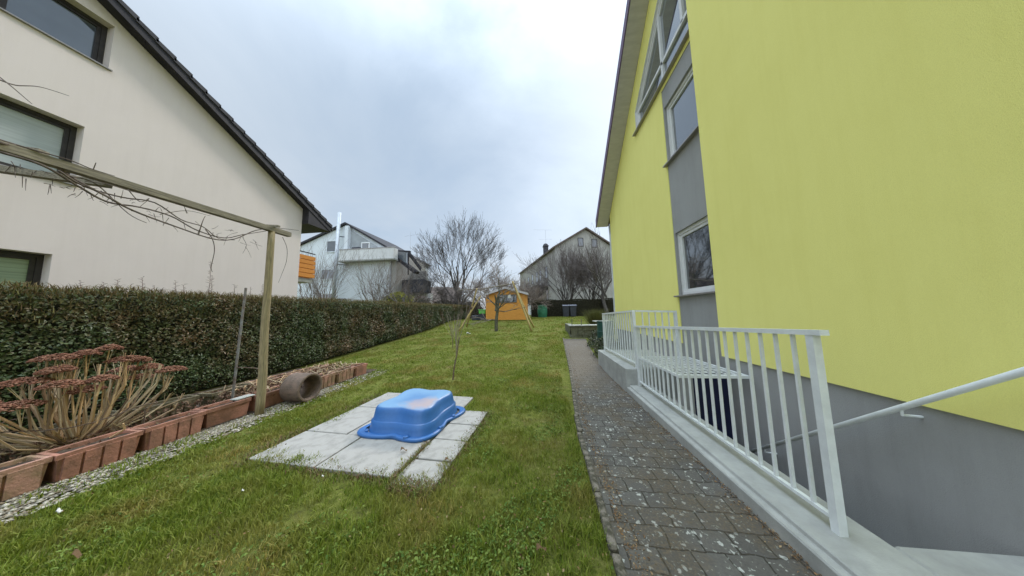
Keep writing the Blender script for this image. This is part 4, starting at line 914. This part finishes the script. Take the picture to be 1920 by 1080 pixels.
# ---------------- generic gable house
def gable_house(name, label, o, ang, wd, ln, zb, ze_, zr, mw, mr, ov=.4, px=.5, mfas=m_fascia):
    """front gable centred on o, width along local x, length along local y (away)"""
    t_ = thing(name, label, 'house', (o[0], o[1], zb), ang); Mx = Matrix.Translation((o[0], o[1], 0)) @ Matrix.Rotation(ang, 4, 'Z')
    T_ = lambda mb: (setattr(mb, 'v', [tuple(Mx @ Vector(q)) for q in mb.v]), mb)[1]
    x0, x1 = -wd*px, wd*(1-px)
    w_ = MB().prism([(x0, 0, zb), (x1, 0, zb), (x1, 0, ze_[1]), (0, 0, zr), (x0, 0, ze_[0])], (0, ln, 0)); T_(w_).build('wall', mw, t_, recalc=True)
    r_ = MB()
    for xe, z_e in ((x0, ze_[0]), (x1, ze_[1])):
        s_ = (zr-z_e)/abs(xe); sg = 1 if xe > 0 else -1; xo_ = xe+sg*ov; zo_ = z_e-ov*s_
        r_.prism([(0, -ov, zr+.02), (xo_, -ov, zo_+.02), (xo_, ln+ov, zo_+.02), (0, ln+ov, zr+.02)], (0, 0, .22))
    T_(r_).build('roof', mr, t_, recalc=True)
    return t_, T_
def simple_window(t_, T_, x0, x1, z0, z1, y, mf=m_brownf, mg=m_glassd, fw=.07, side=None):
    f = MB()
    def bx_(a, b_): (f.box((a[0], y-.04, a[1]), (b_[0], y+.05, b_[1])) if side is None else f.box((side-.04, a[0], a[1]), (side+.05, b_[0], b_[1])))
    bx_((x0, z0), (x1, z0+fw)); bx_((x0, z1-fw), (x1, z1)); bx_((x0, z0+fw), (x0+fw, z1-fw)); bx_((x1-fw, z0+fw), (x1, z1-fw))
    fo = T_(f).build('window', mf, t_); g = MB()
    g.box((x0+fw, y-.012, z0+fw), (x1-fw, y+.04, z1-fw)) if side is None else g.box((side-.012, x0+fw, z0+fw), (side+.04, x1-fw, z1-fw))
    T_(g).build('pane', mg, fo); return fo
# grey house at the end of the garden
a_g = math.atan2(-6.4, 21)*-1
gh, Tg = gable_house('grey_house', 'large grey house with gable wall facing the garden and long white side, behind bare trees', (2+4.45*math.cos(a_g), 32+4.45*math.sin(a_g)), a_g, 8.9, 22, .6, (9.85, 9.85), 12.5, m_greyw, m_browntile, .35, .5)
simple_window(gh, Tg, -1.15, -.35, 10.1, 11.3, 0); simple_window(gh, Tg, .85, 1.65, 10.0, 11.2, 0)
for k, (a, b_) in enumerate([(3.2, 4.3), (6.2, 7.3), (8.2, 9.2), (11, 12), (14, 15), (17, 18)]):
    simple_window(gh, Tg, a, b_, 6.3, 8.0, 0, side=-4.45); simple_window(gh, Tg, a, b_, 3.0, 4.9, 0, side=-4.45)
mb = Tg(MB().box((-4.5, .5, 1.0), (-4.46, 21.5, 5.5))); 
pc = Tg(MB().box((-6.3, 3.2, 5.0), (-4.46, 9.5, 5.18))); pc.build('porch_roof', m_browntile, gh)
for yy in (3.4, 6.4, 9.2): Tg(MB().box((-6.2, yy, .9), (-6.05, yy+.14, 5.0))).build('porch_post', m_bright, gh)
mb = Tg(MB().box((-4.6, 6.8, .9), (-4.455, 21.9, 5.95))); mb.build('white_side_panel', m_bright, gh)
for (a, b_) in [(8.2, 9.0), (11, 11.8), (13.4, 14.2), (16, 17)]: simple_window(gh, Tg, a, b_, 2.6, 4.8, 0, side=-4.62)
ch = Tg(MB().box((-2.5, 10.2, 10.8), (-1.8, 11.0, 12.9)).box((-2.6, 10.1, 12.9), (-1.7, 11.1, 13.02))); ch.build('chimney', m_tile, gh)
cd = MB(); 
for j in range(7):
    a0 = PI/2*j/6
    for i in range(12): cd.v.append((-2.15+.48*math.cos(a0)*math.cos(2*PI*i/12), 10.6+.48*math.cos(a0)*math.sin(2*PI*i/12), 13.02+.48*math.sin(a0)))
for j in range(6):
    for i in range(12): cd.f.append((j*12+i, j*12+(i+1) % 12, (j+1)*12+(i+1) % 12, (j+1)*12+i))
Tg(cd).build('chimney_cowl', m_tile, gh)
an = Tg(MB().tube([(-2.1, 10.6, 13.4), (-2.1, 10.6, 15.9)], .022, 5).tube([(-4.3, 10.6, 15.9), (-.9, 10.6, 16.0)], .016, 4).tube([(-3.4, 10.6, 14.2), (-.9, 10.6, 14.3)], .016, 4)); 
for k in range(6): Tg_ = None
an.build('antenna', m_galv, gh)
# white house with flue pipe
WH, Tw = gable_house('white_house', 'white house with dark gable roof, roof balcony and steel flue pipe beyond the hedge', (-21.2, 24.0), 0, 12.6, 9, .4, (8.75, 8.35), 11.5, m_white, m_fascia, .25, .58)
# loggia on the right gable half: side cheek, parapet, flat back with recess shade as grey colour
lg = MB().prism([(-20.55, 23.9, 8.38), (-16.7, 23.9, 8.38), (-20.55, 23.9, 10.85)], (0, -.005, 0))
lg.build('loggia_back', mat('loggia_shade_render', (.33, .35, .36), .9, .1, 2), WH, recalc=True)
MB().box((-20.95, 23.5, 8.3), (-20.55, 23.95, 11.2)).build('loggia_pillar', m_white, WH)
MB().box((-21.2, 23.2, 7.30), (-15.0, 23.96, 8.42)).build('balcony_parapet', m_bright, WH)
MB().box((-21.25, 23.12, 7.15), (-14.95, 23.97, 7.29)).build('balcony_slab', m_kerb, WH)
MB().box((-21.2, 23.16, 8.425), (-14.8, 23.26, 8.50)).build('balcony_coping', m_sill, WH)
MB().box((-19.9, 23.3, 8.3), (-19.0, 23.7, 8.72), .05).build('balcony_chair', m_bin, WH)
Ti = lambda mb: mb
simple_window(WH, Ti, -23.5, -22.15, 8.45, 9.8, 23.97, m_white, mat('grey_shutter', (.17, .18, .20), .6, .1, 2, stretch=(1, 1, 12)), .10)
simple_window(WH, Ti, -19.2, -18.2, 8.5, 9.35, 23.86, m_pvc, m_glassd, .12)
simple_window(WH, Ti, -24.0, -22.0, 5.4, 6.6, 23.97, m_white, m_glass, .10)
simple_window(WH, Ti, -24.3, -21.9, 2.0, 3.9, 23.97, m_pvc, m_glassd, .10)
# steel flue on brackets
MB().tube([(-21.75, 23.3, .6), (-21.6, 23.4, 12.7)], .17, 12).build('flue_pipe', m_galv, WH, smooth=True)
for z in (3.2, 6.9, 10.0): MB().bar((-21.6, 23.35, z), (-20.8, 23.95, z+.05), .08, .08).build('flue_bracket', m_bin, WH)
# side wing with dark balcony and glazed lean-to
MB().box((-15.85, 24.2, .6), (-15.35, 31, 8.2)).build('wing_wall', m_greyw, WH)
Pq = lambda px, py, y=24.4: tuple(at(px, py, 1, y))
MB().prism([Pq(767, 470), Pq(791, 502), Pq(789, 507), Pq(765, 475)], (-.3, .5, 0)).build('lean_to_roof', m_fascia, WH, recalc=True)
MB().prism([Pq(735, 474, 24.3), Pq(779, 509, 24.3), Pq(776, 513, 24.3), Pq(733, 479, 24.3)], (.2, .6, 0)).build('dark_slope', m_fascia, WH, recalc=True)
MB().prism([Pq(738, 471), Pq(765, 473), Pq(764, 496), Pq(742, 479)], (0, .03, 0)).build('glass_screen', m_glass, WH, recalc=True)
MB().prism([Pq(728, 468), Pq(768, 470), Pq(768, 472.5), Pq(728, 470)], (0, .3, 0)).build('screen_rail', m_fascia, WH, recalc=True)
MB().prism([Pq(764, 475), Pq(766, 475), Pq(766, 515), Pq(764, 515)], (0, .1, 0)).build('screen_post', m_fascia, WH, recalc=True)
MB().box((-15.3, 25.4, 3.9), (-12.9, 27.5, 5.3)).build('side_balcony', m_bin, WH)
MB().box((-15.3, 26.9, 1.2), (-12.7, 27.6, 3.85)).build('lower_wing', m_bright, WH)
MB().box((-15.3, 27.6, 5.35), (-13.6, 27.8, 6.6)).build('upper_wing', m_greyw, WH)
MB().tube([(-17.6, 31, 10.0), (-17.6, 31, 12.8)], .02, 5).tube([(-18.5, 31, 12.2), (-16.4, 31, 12.4)], .016, 4).build('antenna', m_galv, WH)
# small brown-roofed house in the gap, and a pale one farther off
lb_, Tl = gable_house('low_house', 'low distant house with brown tiled roof and white wall between the trees', (-18.5, 38), math.radians(-70), 6.0, 5, .5, (3.4, 3.4), 5.6, m_bright, m_browntile)
simple_window(lb_, Tl, -1, 0.2, 2.0, 3.2, 0)
# ---------------- orange garden shed
SX0, SX1, SY, SG = -4.12, -1.08, 18.0, .93
sh = thing('garden_shed', 'orange boarded garden shed with shallow pale edged roof and grey window', 'shed', (-2.6, 18, SG))
zE_, zP = 2.86, 3.33; cx = (SX0+SX1)/2; nb = 17; bw = .145
front = MB()
for k in range(nb):
    z0 = SG+k*bw; z1 = z0+bw-.008
    hw = (SX1-SX0)/2 if z1 <= zE_ else max(.05, (SX1-SX0)/2*(zP-z1)/(zP-zE_))
    if z1 > zP: break
    def seg(a, b_): front.prism([(a, SY+.02, z0), (b_, SY+.02, z0), (b_, SY-.012, z0), (b_, SY-.002, z1), (a, SY-.002, z1), (a, SY-.012, z0)][2:6], (0, .03, 0))
    if 1.55 < z0-SG+bw/2 < 1.6: pass
    wz0, wz1 = SG+1.28, SG+1.86
    if z0 < wz1 and z1 > wz0: seg(cx-hw, -3.25); seg(-1.78, cx+hw)
    else: seg(cx-hw, cx+hw)
front.build('front_boards', m_shed, sh, recalc=True)
MB().prism([(SX0+.02, SY+.03, SG), (SX1-.02, SY+.03, SG), (SX1-.02, SY+.03, zE_), (cx, SY+.03, zP), (SX0+.02, SY+.03, zE_)], (0, 2.4, 0)).build('shed_walls', m_shed, sh, recalc=True)
sg_ = Ti(MB()); wf = MB()
for a, b_, c_, d_ in ((-3.25, SG+1.28, -1.78, SG+1.34), (-3.25, SG+1.80, -1.78, SG+1.86), (-3.25, SG+1.34, -3.19, SG+1.80), (-1.84, SG+1.34, -1.78, SG+1.80), (-2.55, SG+1.34, -2.49, SG+1.80)): wf.box((a, SY-.03, b_), (c_, SY+.03, d_))
m_sw = mat('grey_shed_window_frame', (.12, .12, .12), .7, .2, 6)
w0_ = wf.build('window', m_sw, sh); MB().box((-3.19, SY+.0, SG+1.34), (-1.84, SY+.02, SG+1.80)).build('pane', m_glassd, w0_)
rf = MB()
for sg in (-1, 1):
    xe = cx+sg*((SX1-SX0)/2+.16); ze2 = zE_-.16*(zP-zE_)/((SX1-SX0)/2)
    rf.prism([(cx, SY-.16, zP+.01), (xe, SY-.16, ze2+.01), (xe, SY+2.6, ze2+.01), (cx, SY+2.6, zP+.01)], (0, 0, .03))
rf.build('roof', m_browntile, sh, recalc=True)
fb = MB()
for sg in (-1, 1):
    xe = cx+sg*((SX1-SX0)/2+.18); ze2 = zE_-.18*(zP-zE_)/((SX1-SX0)/2)
    fb.prism([(cx, SY-.165, zP-.10), (xe, SY-.165, ze2-.10), (xe, SY-.165, ze2+.06), (cx, SY-.165, zP+.06)], (0, -.03, 0))
fb.build('barge_boards', m_roofedge, sh, recalc=True)
tag(MB().box((-2.42, SY-.05, SG+1.60), (-2.22, SY-.032, SG+1.86), .004).build('notice_card', m_bright), 'small white card on the grey window of the orange shed', 'card')
# ---------------- swing poles
sw = thing('swing_frame', 'wooden swing frame of round peeled poles on the far lawn', 'swing', (-2.6, 14, .44))
def pole(a, b_, r=.045, m=m_pole):
    a, b_ = Vector(a), Vector(b_); p = [a.lerp(b_, i/6)+Vector((random.gauss(0, .006), random.gauss(0, .006), 0)) for i in range(7)]
    MB().tube(p, [r*1.1]+[r]*5+[r*.9], 8).build('pole', m, sw, smooth=True)
pole(at(859.4, 622, 1, 13.6), at(902, 554, 1, 14.2), .05); pole(at(875, 613, 1, 14.4), at(894, 541, 1, 13.7), .045)
pole(at(997, 621, 1, 13.6), at(961.5, 527, 1, 14.05), .05); pole(at(1001, 614, 1, 14.4), at(960.5, 528, 1, 13.95), .05)
MB().tube([(-3.75, 13.98, 2.84), (-2.6, 14.0, 3.0), (-1.45, 14.02, 3.16)], .032, 8).build('crossbeam', m_beam, sw, smooth=True)
MB().tube([(-4.9, 14.0, 2.86), (-3.75, 13.98, 2.90), (-3.1, 14.0, 2.66)], .022, 6).build('loose_bar', m_beam, sw, smooth=True)
MB().tube([at(883, 578, 1, 13.9), at(887, 577, 1, 14.1)], .08, 8).build('lashing', m_rust, sw)
# ---------------- far garden bits
def round_barrel(name, label, x, y, r, h, m, lid, cat):
    t_ = thing(name, label, cat, (x, y, gz(x, y))); g = gz(x, y); mb = MB()
    mb.tube([(x, y, g), (x, y, g+h*.3), (x, y, g+h*.32), (x, y, g+h*.65), (x, y, g+h*.67), (x, y, g+h*.96), (x, y, g+h)], [r*.92, r, r*1.04, r*1.04, r, r*.98, r*.9], 20)
    mb.build('barrel_body', m, t_); MB().tube([(x, y, g+h), (x, y, g+h+.04), (x, y, g+h+.06)], [r*1.02, r*1.02, r*.6], 20).build('lid', lid, t_); return t_
round_barrel('compost_barrel', 'round green garden barrel standing before the dark hedge', .1, 23.6, .45, 1.12, m_gbin, m_gbin, 'barrel')
for i, x in enumerate((2.33, 3.0)):
    t_ = thing('wheelie_bin', ['left one of the two dark wheeled bins on the far lawn', 'right one of the two dark wheeled bins on the far lawn'][i], 'bin', (x, 24, .93), 0, 'dark bins before the hedge'); g = .93
    mb = MB(); a, b_, h = .24, .30, 1.05
    mb.add([(x-a, 23.7, g+.04), (x+a, 23.7, g+.04), (x+a, 24.2, g+.04), (x-a, 24.2, g+.04), (x-b_, 23.62, g+h), (x+b_, 23.62, g+h), (x+b_, 24.28, g+h), (x-b_, 24.28, g+h)], [(0,3,2,1),(4,5,6,7),(0,1,5,4),(1,2,6,5),(2,3,7,6),(3,0,4,7)])
    mb.box((x-b_-.02, 23.60, g+h-.06), (x+b_+.02, 23.66, g+h)); mb.build('bin_body', m_bin, t_)
    MB().prism([(x-.32, 23.58, g+h+.003), (x-.32, 24.3, g+h+.003), (x-.32, 24.3, g+h+.13), (x-.32, 23.7, g+h+.09)], (.64, 0, 0)).build('lid', mat('bin_lid_grey', (.13, .135, .16), .45, .1, 5), t_, recalc=True)
    for s_ in (-1, 1): MB().tube([(x+s_*.2, 24.25, g+.1), (x+s_*.27, 24.25, g+.1)], .1, 12).build('wheel', m_fascia, t_)
# lime green box on a dark stand beside the shed
t_ = thing('lime_box', 'lime green plastic box on a dark stand left of the orange shed', 'box', (-4.5, 18.4, .93))
MB().box((-4.72, 18.2, 1.42), (-4.22, 18.6, 1.68), .02).build('box_body', m_lime, t_); MB().box((-4.76, 18.16, 1.69), (-4.18, 18.64, 1.74), .01).build('lid', m_lime, t_)
MB().box((-4.70, 18.22, .93), (-4.26, 18.58, 1.40), .02).build('stand', m_bin, t_)
MB().box((-5.3, 18.3, .93), (-4.75, 18.6, 1.30), .03).build('crate', m_bin, t_)
# low terrace wall with things on it
tw = thing('terrace_wall', 'low mossy block wall at the end of the path with pale coping', 'garden wall', (2, 11.6, .3))
cs = MB()
for r_ in range(3):
    for k in range(6):
        x0 = 1.32+k*.30+(.0 if r_ % 2 else -.1); x1 = min(x0+.292, 2.95); x0 = max(x0, 1.30)
        cs.box((x0, 11.5+random.uniform(-.01, .01), .20+r_*.20), (x1, 11.95, .20+r_*.20+.193), .008)
cs.build('blocks', m_stone, tw); MB().box((1.24, 11.44, .803), (3.0, 12.0, .85), .008).build('coping', m_kerb, tw)
MB().box((1.32, 11.5, .1), (1.6, 14.4, .80), .008).build('side_wall', m_stone, tw)
for i, x in enumerate((1.38, 1.80)): tag(MB().tube([(x, 11.6, .85), (x+.01, 11.6, 1.13)], .018, 6).build('stub_post', m_stone), ['short stub post on the left corner of the terrace wall', 'short stub post near the middle of the terrace wall'][i], 'post', 'stub posts on the terrace wall')
tb = thing('garden_table', 'small pale topped garden table beside the yellow house corner', 'table', (2.55, 10.6, .3))
MB().box((2.15, 10.2, 1.03), (2.85, 10.9, 1.07), .01).build('tabletop', m_kerb, tb)
for sx2 in (2.2, 2.8):
    for sy2 in (10.25, 10.85): MB().bar((sx2, sy2, .2), (sx2, sy2, 1.03), .035, .035).build('leg', m_bin, tb)
tag(MB().tube([(2.6, 10.5, 1.07), (2.6, 10.5, 1.2), (2.6, 10.5, 1.28)], [.09, .12, .125], 14).build('flower_pot', m_kerb), 'pale round pot on the small garden table', 'pot')
round_barrel('water_butt', 'dark green water butt behind the near end of the white rails', 2.25, 9.2, .27, .92, m_dgreen, m_dgreen, 'barrel')
n = 2600; d = R.normal(0, 1, (n, 3)); d[:, 2] = np.abs(d[:, 2])
def shrub(label, c_, rx, ry, rz, n, L, W, m=m_shrub):
    t_ = thing('low_shrub', label, 'shrub', c_); mb = MB()
    for k in range(14):
        a = 2*PI*k/14; mb.tube([c_, (c_[0]+rx*.4*math.cos(a), c_[1]+ry*.4*math.sin(a), c_[2]+rz*.5), (c_[0]+rx*.8*math.cos(a), c_[1]+ry*.8*math.sin(a), c_[2]+rz*random.uniform(.6, 1))], [.01, .007, .004], 4)
    mb.build('stems', m_bark, t_)
    d = R.normal(0, 1, (n, 3)); d[:, 2] = np.abs(d[:, 2]); d /= np.linalg.norm(d, axis=1)[:, None]; k = U(.35, 1.1, n)**.6
    leaves('foliage', np.array(c_)[None]+d*np.array([[rx, ry, rz]])*k[:, None], d, U(*L, n), U(*W, n), m, t_, spread=.9); return t_
shrub('dark leafy shrub spilling over the path by the white rails', (2.0, 7.9, .1), .42, .7, .62, 1500, (.05, .11), (.02, .045))
shrub('low pale edged shrub at the far right side of the path', (2.1, 9.4, .17), .45, .8, .38, 1200, (.05, .1), (.02, .04))
shrub('small evergreen shrub before the terrace wall', (2.35, 10.9, .26), .4, .4, .4, 700, (.05, .1), (.02, .04))
tf = thing('grass_tuft', 'spiky olive ornamental grass clump behind the terrace wall', 'ornamental grass', (2.85, 13.4, .45)); n = 2600
P = np.stack([2.85+R.normal(0, .10, n), 13.4+R.normal(0, .10, n), np.full(n, .45)], 1); dr = np.stack([R.normal(0, .30, n), R.normal(0, .30, n), np.ones(n)], 1)
blades('blades', P, U(.7, 1.35, n), U(.006, .014, n), m_tuft, .25, tf, dirs=dr)
# ================================================================ STAIRWELL, KERB WALL, RAILINGS
kw = thing('kerb_wall', 'smooth grey concrete kerb wall between the path and the stairwell', 'kerb wall', (1.75, 3, 0))
prof = [(1.50, -.15), (1.50, .095), (1.508, .106), (1.540, .108), (1.547, .114), (1.552, .134), (1.560, .14), (1.93, .14), (1.945, .125), (1.945, -1.5)]
mb = MB(); ys2 = [1.52, 1.55, 2, 3, 4, 4.80]
for y in ys2:
    for i, (x, z) in enumerate(prof): mb.v.append((x+(.02 if y == 1.52 and i < 7 else 0), y, z-(.012 if y == 1.52 else 0)))
k = len(prof)
for j in range(len(ys2)-1):
    for i in range(k-1): mb.f.append((j*k+i, j*k+i+1, (j+1)*k+i+1, (j+1)*k+i))
mb.f.append(tuple(range(k))); mb.build('kerb_body', m_kerb, kw, recalc=True)
tag(MB().box((1.50, 4.805, -.1), (2.82, 7.05, .43), .012).build('concrete_block', m_kerb), 'raised pale concrete block at the far end of the kerb wall', 'concrete block')
stp = thing('basement_stairs', 'grey concrete stairs going down beside the yellow house', 'stairs', (2.2, 1.4, 0))
MB().box((1.56, -2.5, -.2), (2.584, 1.515, .085), .008).build('landing', m_kerb, stp)
MB().box((1.947, 1.525, -.2), (2.584, 1.775, .137), .010).build('top_step', m_kerb, stp)
for k in range(6): MB().box((1.947, 1.778+k*.277, -1.7), (2.584, 1.778+(k+1)*.277-.003, -.26-k*.165), .006).build('step', m_kerb, stp)
MB().box((1.947, 3.443, -1.7), (2.584, 3.92, -1.3)).build('stair_floor', m_kerb, stp)
dr_ = thing('basement_door', 'dark navy basement door under the white grating', 'door', (2.25, 3.86, -1.3))
MB().box((2.10, 3.86, -1.3), (2.582, 3.91, .60), .004).build('door_leaf', m_navy, dr_)
MB().box((1.947, 3.84, -1.3), (2.098, 3.925, .60), .004).build('door_frame', m_plinth, dr_)
MB().tube([(2.16, 3.84, -.3), (2.16, 3.80, -.3), (2.24, 3.80, -.3)], .012, 6).build('handle', m_galv, dr_)
tag(MB().box((1.95, 3.93, -1.6), (2.79, 4.80, -1.35)).build('well_floor', m_kerb), 'concrete floor of the light well under the grating', 'well floor')
gr = thing('white_grating', 'white steel grating laid flat over the light well', 'grating', (2.2, 4.2, .62))
gx0, gx1, gy0, gy1, gzz = 1.72, 2.545, 3.45, 4.78, .62
fr = MB(); fr.box((gx0, gy0, gzz), (gx1, gy0+.035, gzz+.035)); fr.box((gx0, gy1-.035, gzz), (gx1, gy1, gzz+.035)); fr.box((gx0, gy0+.035, gzz), (gx0+.035, gy1-.035, gzz+.035)); fr.box((gx1-.035, gy0+.035, gzz), (gx1, gy1-.035, gzz+.035)); fr.build('frame', m_rail, gr)
bb = MB()
for k in range(1, 9): x = gx0+(gx1-gx0)*k/9; bb.box((x-.006, gy0+.035, gzz+.016), (x+.006, gy1-.035, gzz+.028))
bb.build('long_bars', m_rail, gr); bb = MB()
for k in range(1, 14): y = gy0+(gy1-gy0)*k/14; bb.box((gx0+.035, y-.006, gzz+.018), (gx1-.035, y+.006, gzz+.026))
bb.build('cross_bars', m_rail, gr)
def railing(label, a, b_, ta, tb_, n, posts=(True, True), floor=None, over=0.0, grp=None):
    """a,b: foot points; ta,tb: top heights"""
    a, b_ = Vector(a), Vector(b_); r_ = thing('railing', label, 'railing', a, 0, grp); d = (b_-a).normalized()
    A1, B1 = Vector((a.x, a.y, ta)), Vector((b_.x, b_.y, tb_))
    MB().bar(A1-d*over, B1+d*.02, .052, .034).build('top_rail', m_rail, r_)
    lo = .075
    MB().bar(a+Vector((0, 0, lo)), b_+Vector((0, 0, lo)), .03, .022).build('bottom_rail', m_rail, r_)
    sideq = Vector((-d.y, d.x, 0))
    for ok, p, t_ in ((posts[0], a, ta), (posts[1], b_, tb_)):
        if ok: MB().bar(p+Vector((0, 0, -.01)), (p.x, p.y, t_-.018), .046, .046, d).build('post', m_rail, r_)
    for k in range(1, n):
        t_ = k/n; p = a.lerp(b_, t_); zt = ta+(tb_-ta)*t_
        MB().bar(p+Vector((0, 0, lo+.012)), (p.x, p.y, zt-.018), .022, .016, d).build('baluster', m_rail, r_)
    return r_
railing('long white steel railing with thin balusters on the kerb wall', (1.735, 1.82, .14), (1.72, 4.78, .14), 1.335, 1.19, 23, over=.07)
railing('short white railing standing on the raised concrete block', (1.72, 4.86, .43), (1.66, 6.9, .43), 1.475, 1.40, 15)
railing('white cross railing closing the light well against the house wall', (1.76, 4.86, .43), (2.45, 4.86, .43), 1.475, 1.45, 6, posts=(False, True))
hr = thing('handrail', 'white steel handrail slanting down the basement stairs along the house wall', 'handrail', (2.5, 2.5, 0))
hp0, hp1 = Vector((2.47, .55, 1.93)), Vector((2.47, 3.62, -.36))
MB().tube([hp0, hp0.lerp(hp1, .5), hp1], .019, 10).build('rail_tube', m_rail, hr, smooth=True)
for t_ in (.12, .5, .88):
    p = hp0.lerp(hp1, t_); MB().tube([p, p+Vector((.0, 0, -.05)), p+Vector((.118, 0, -.06))], .009, 6).build('bracket', m_rail, hr)
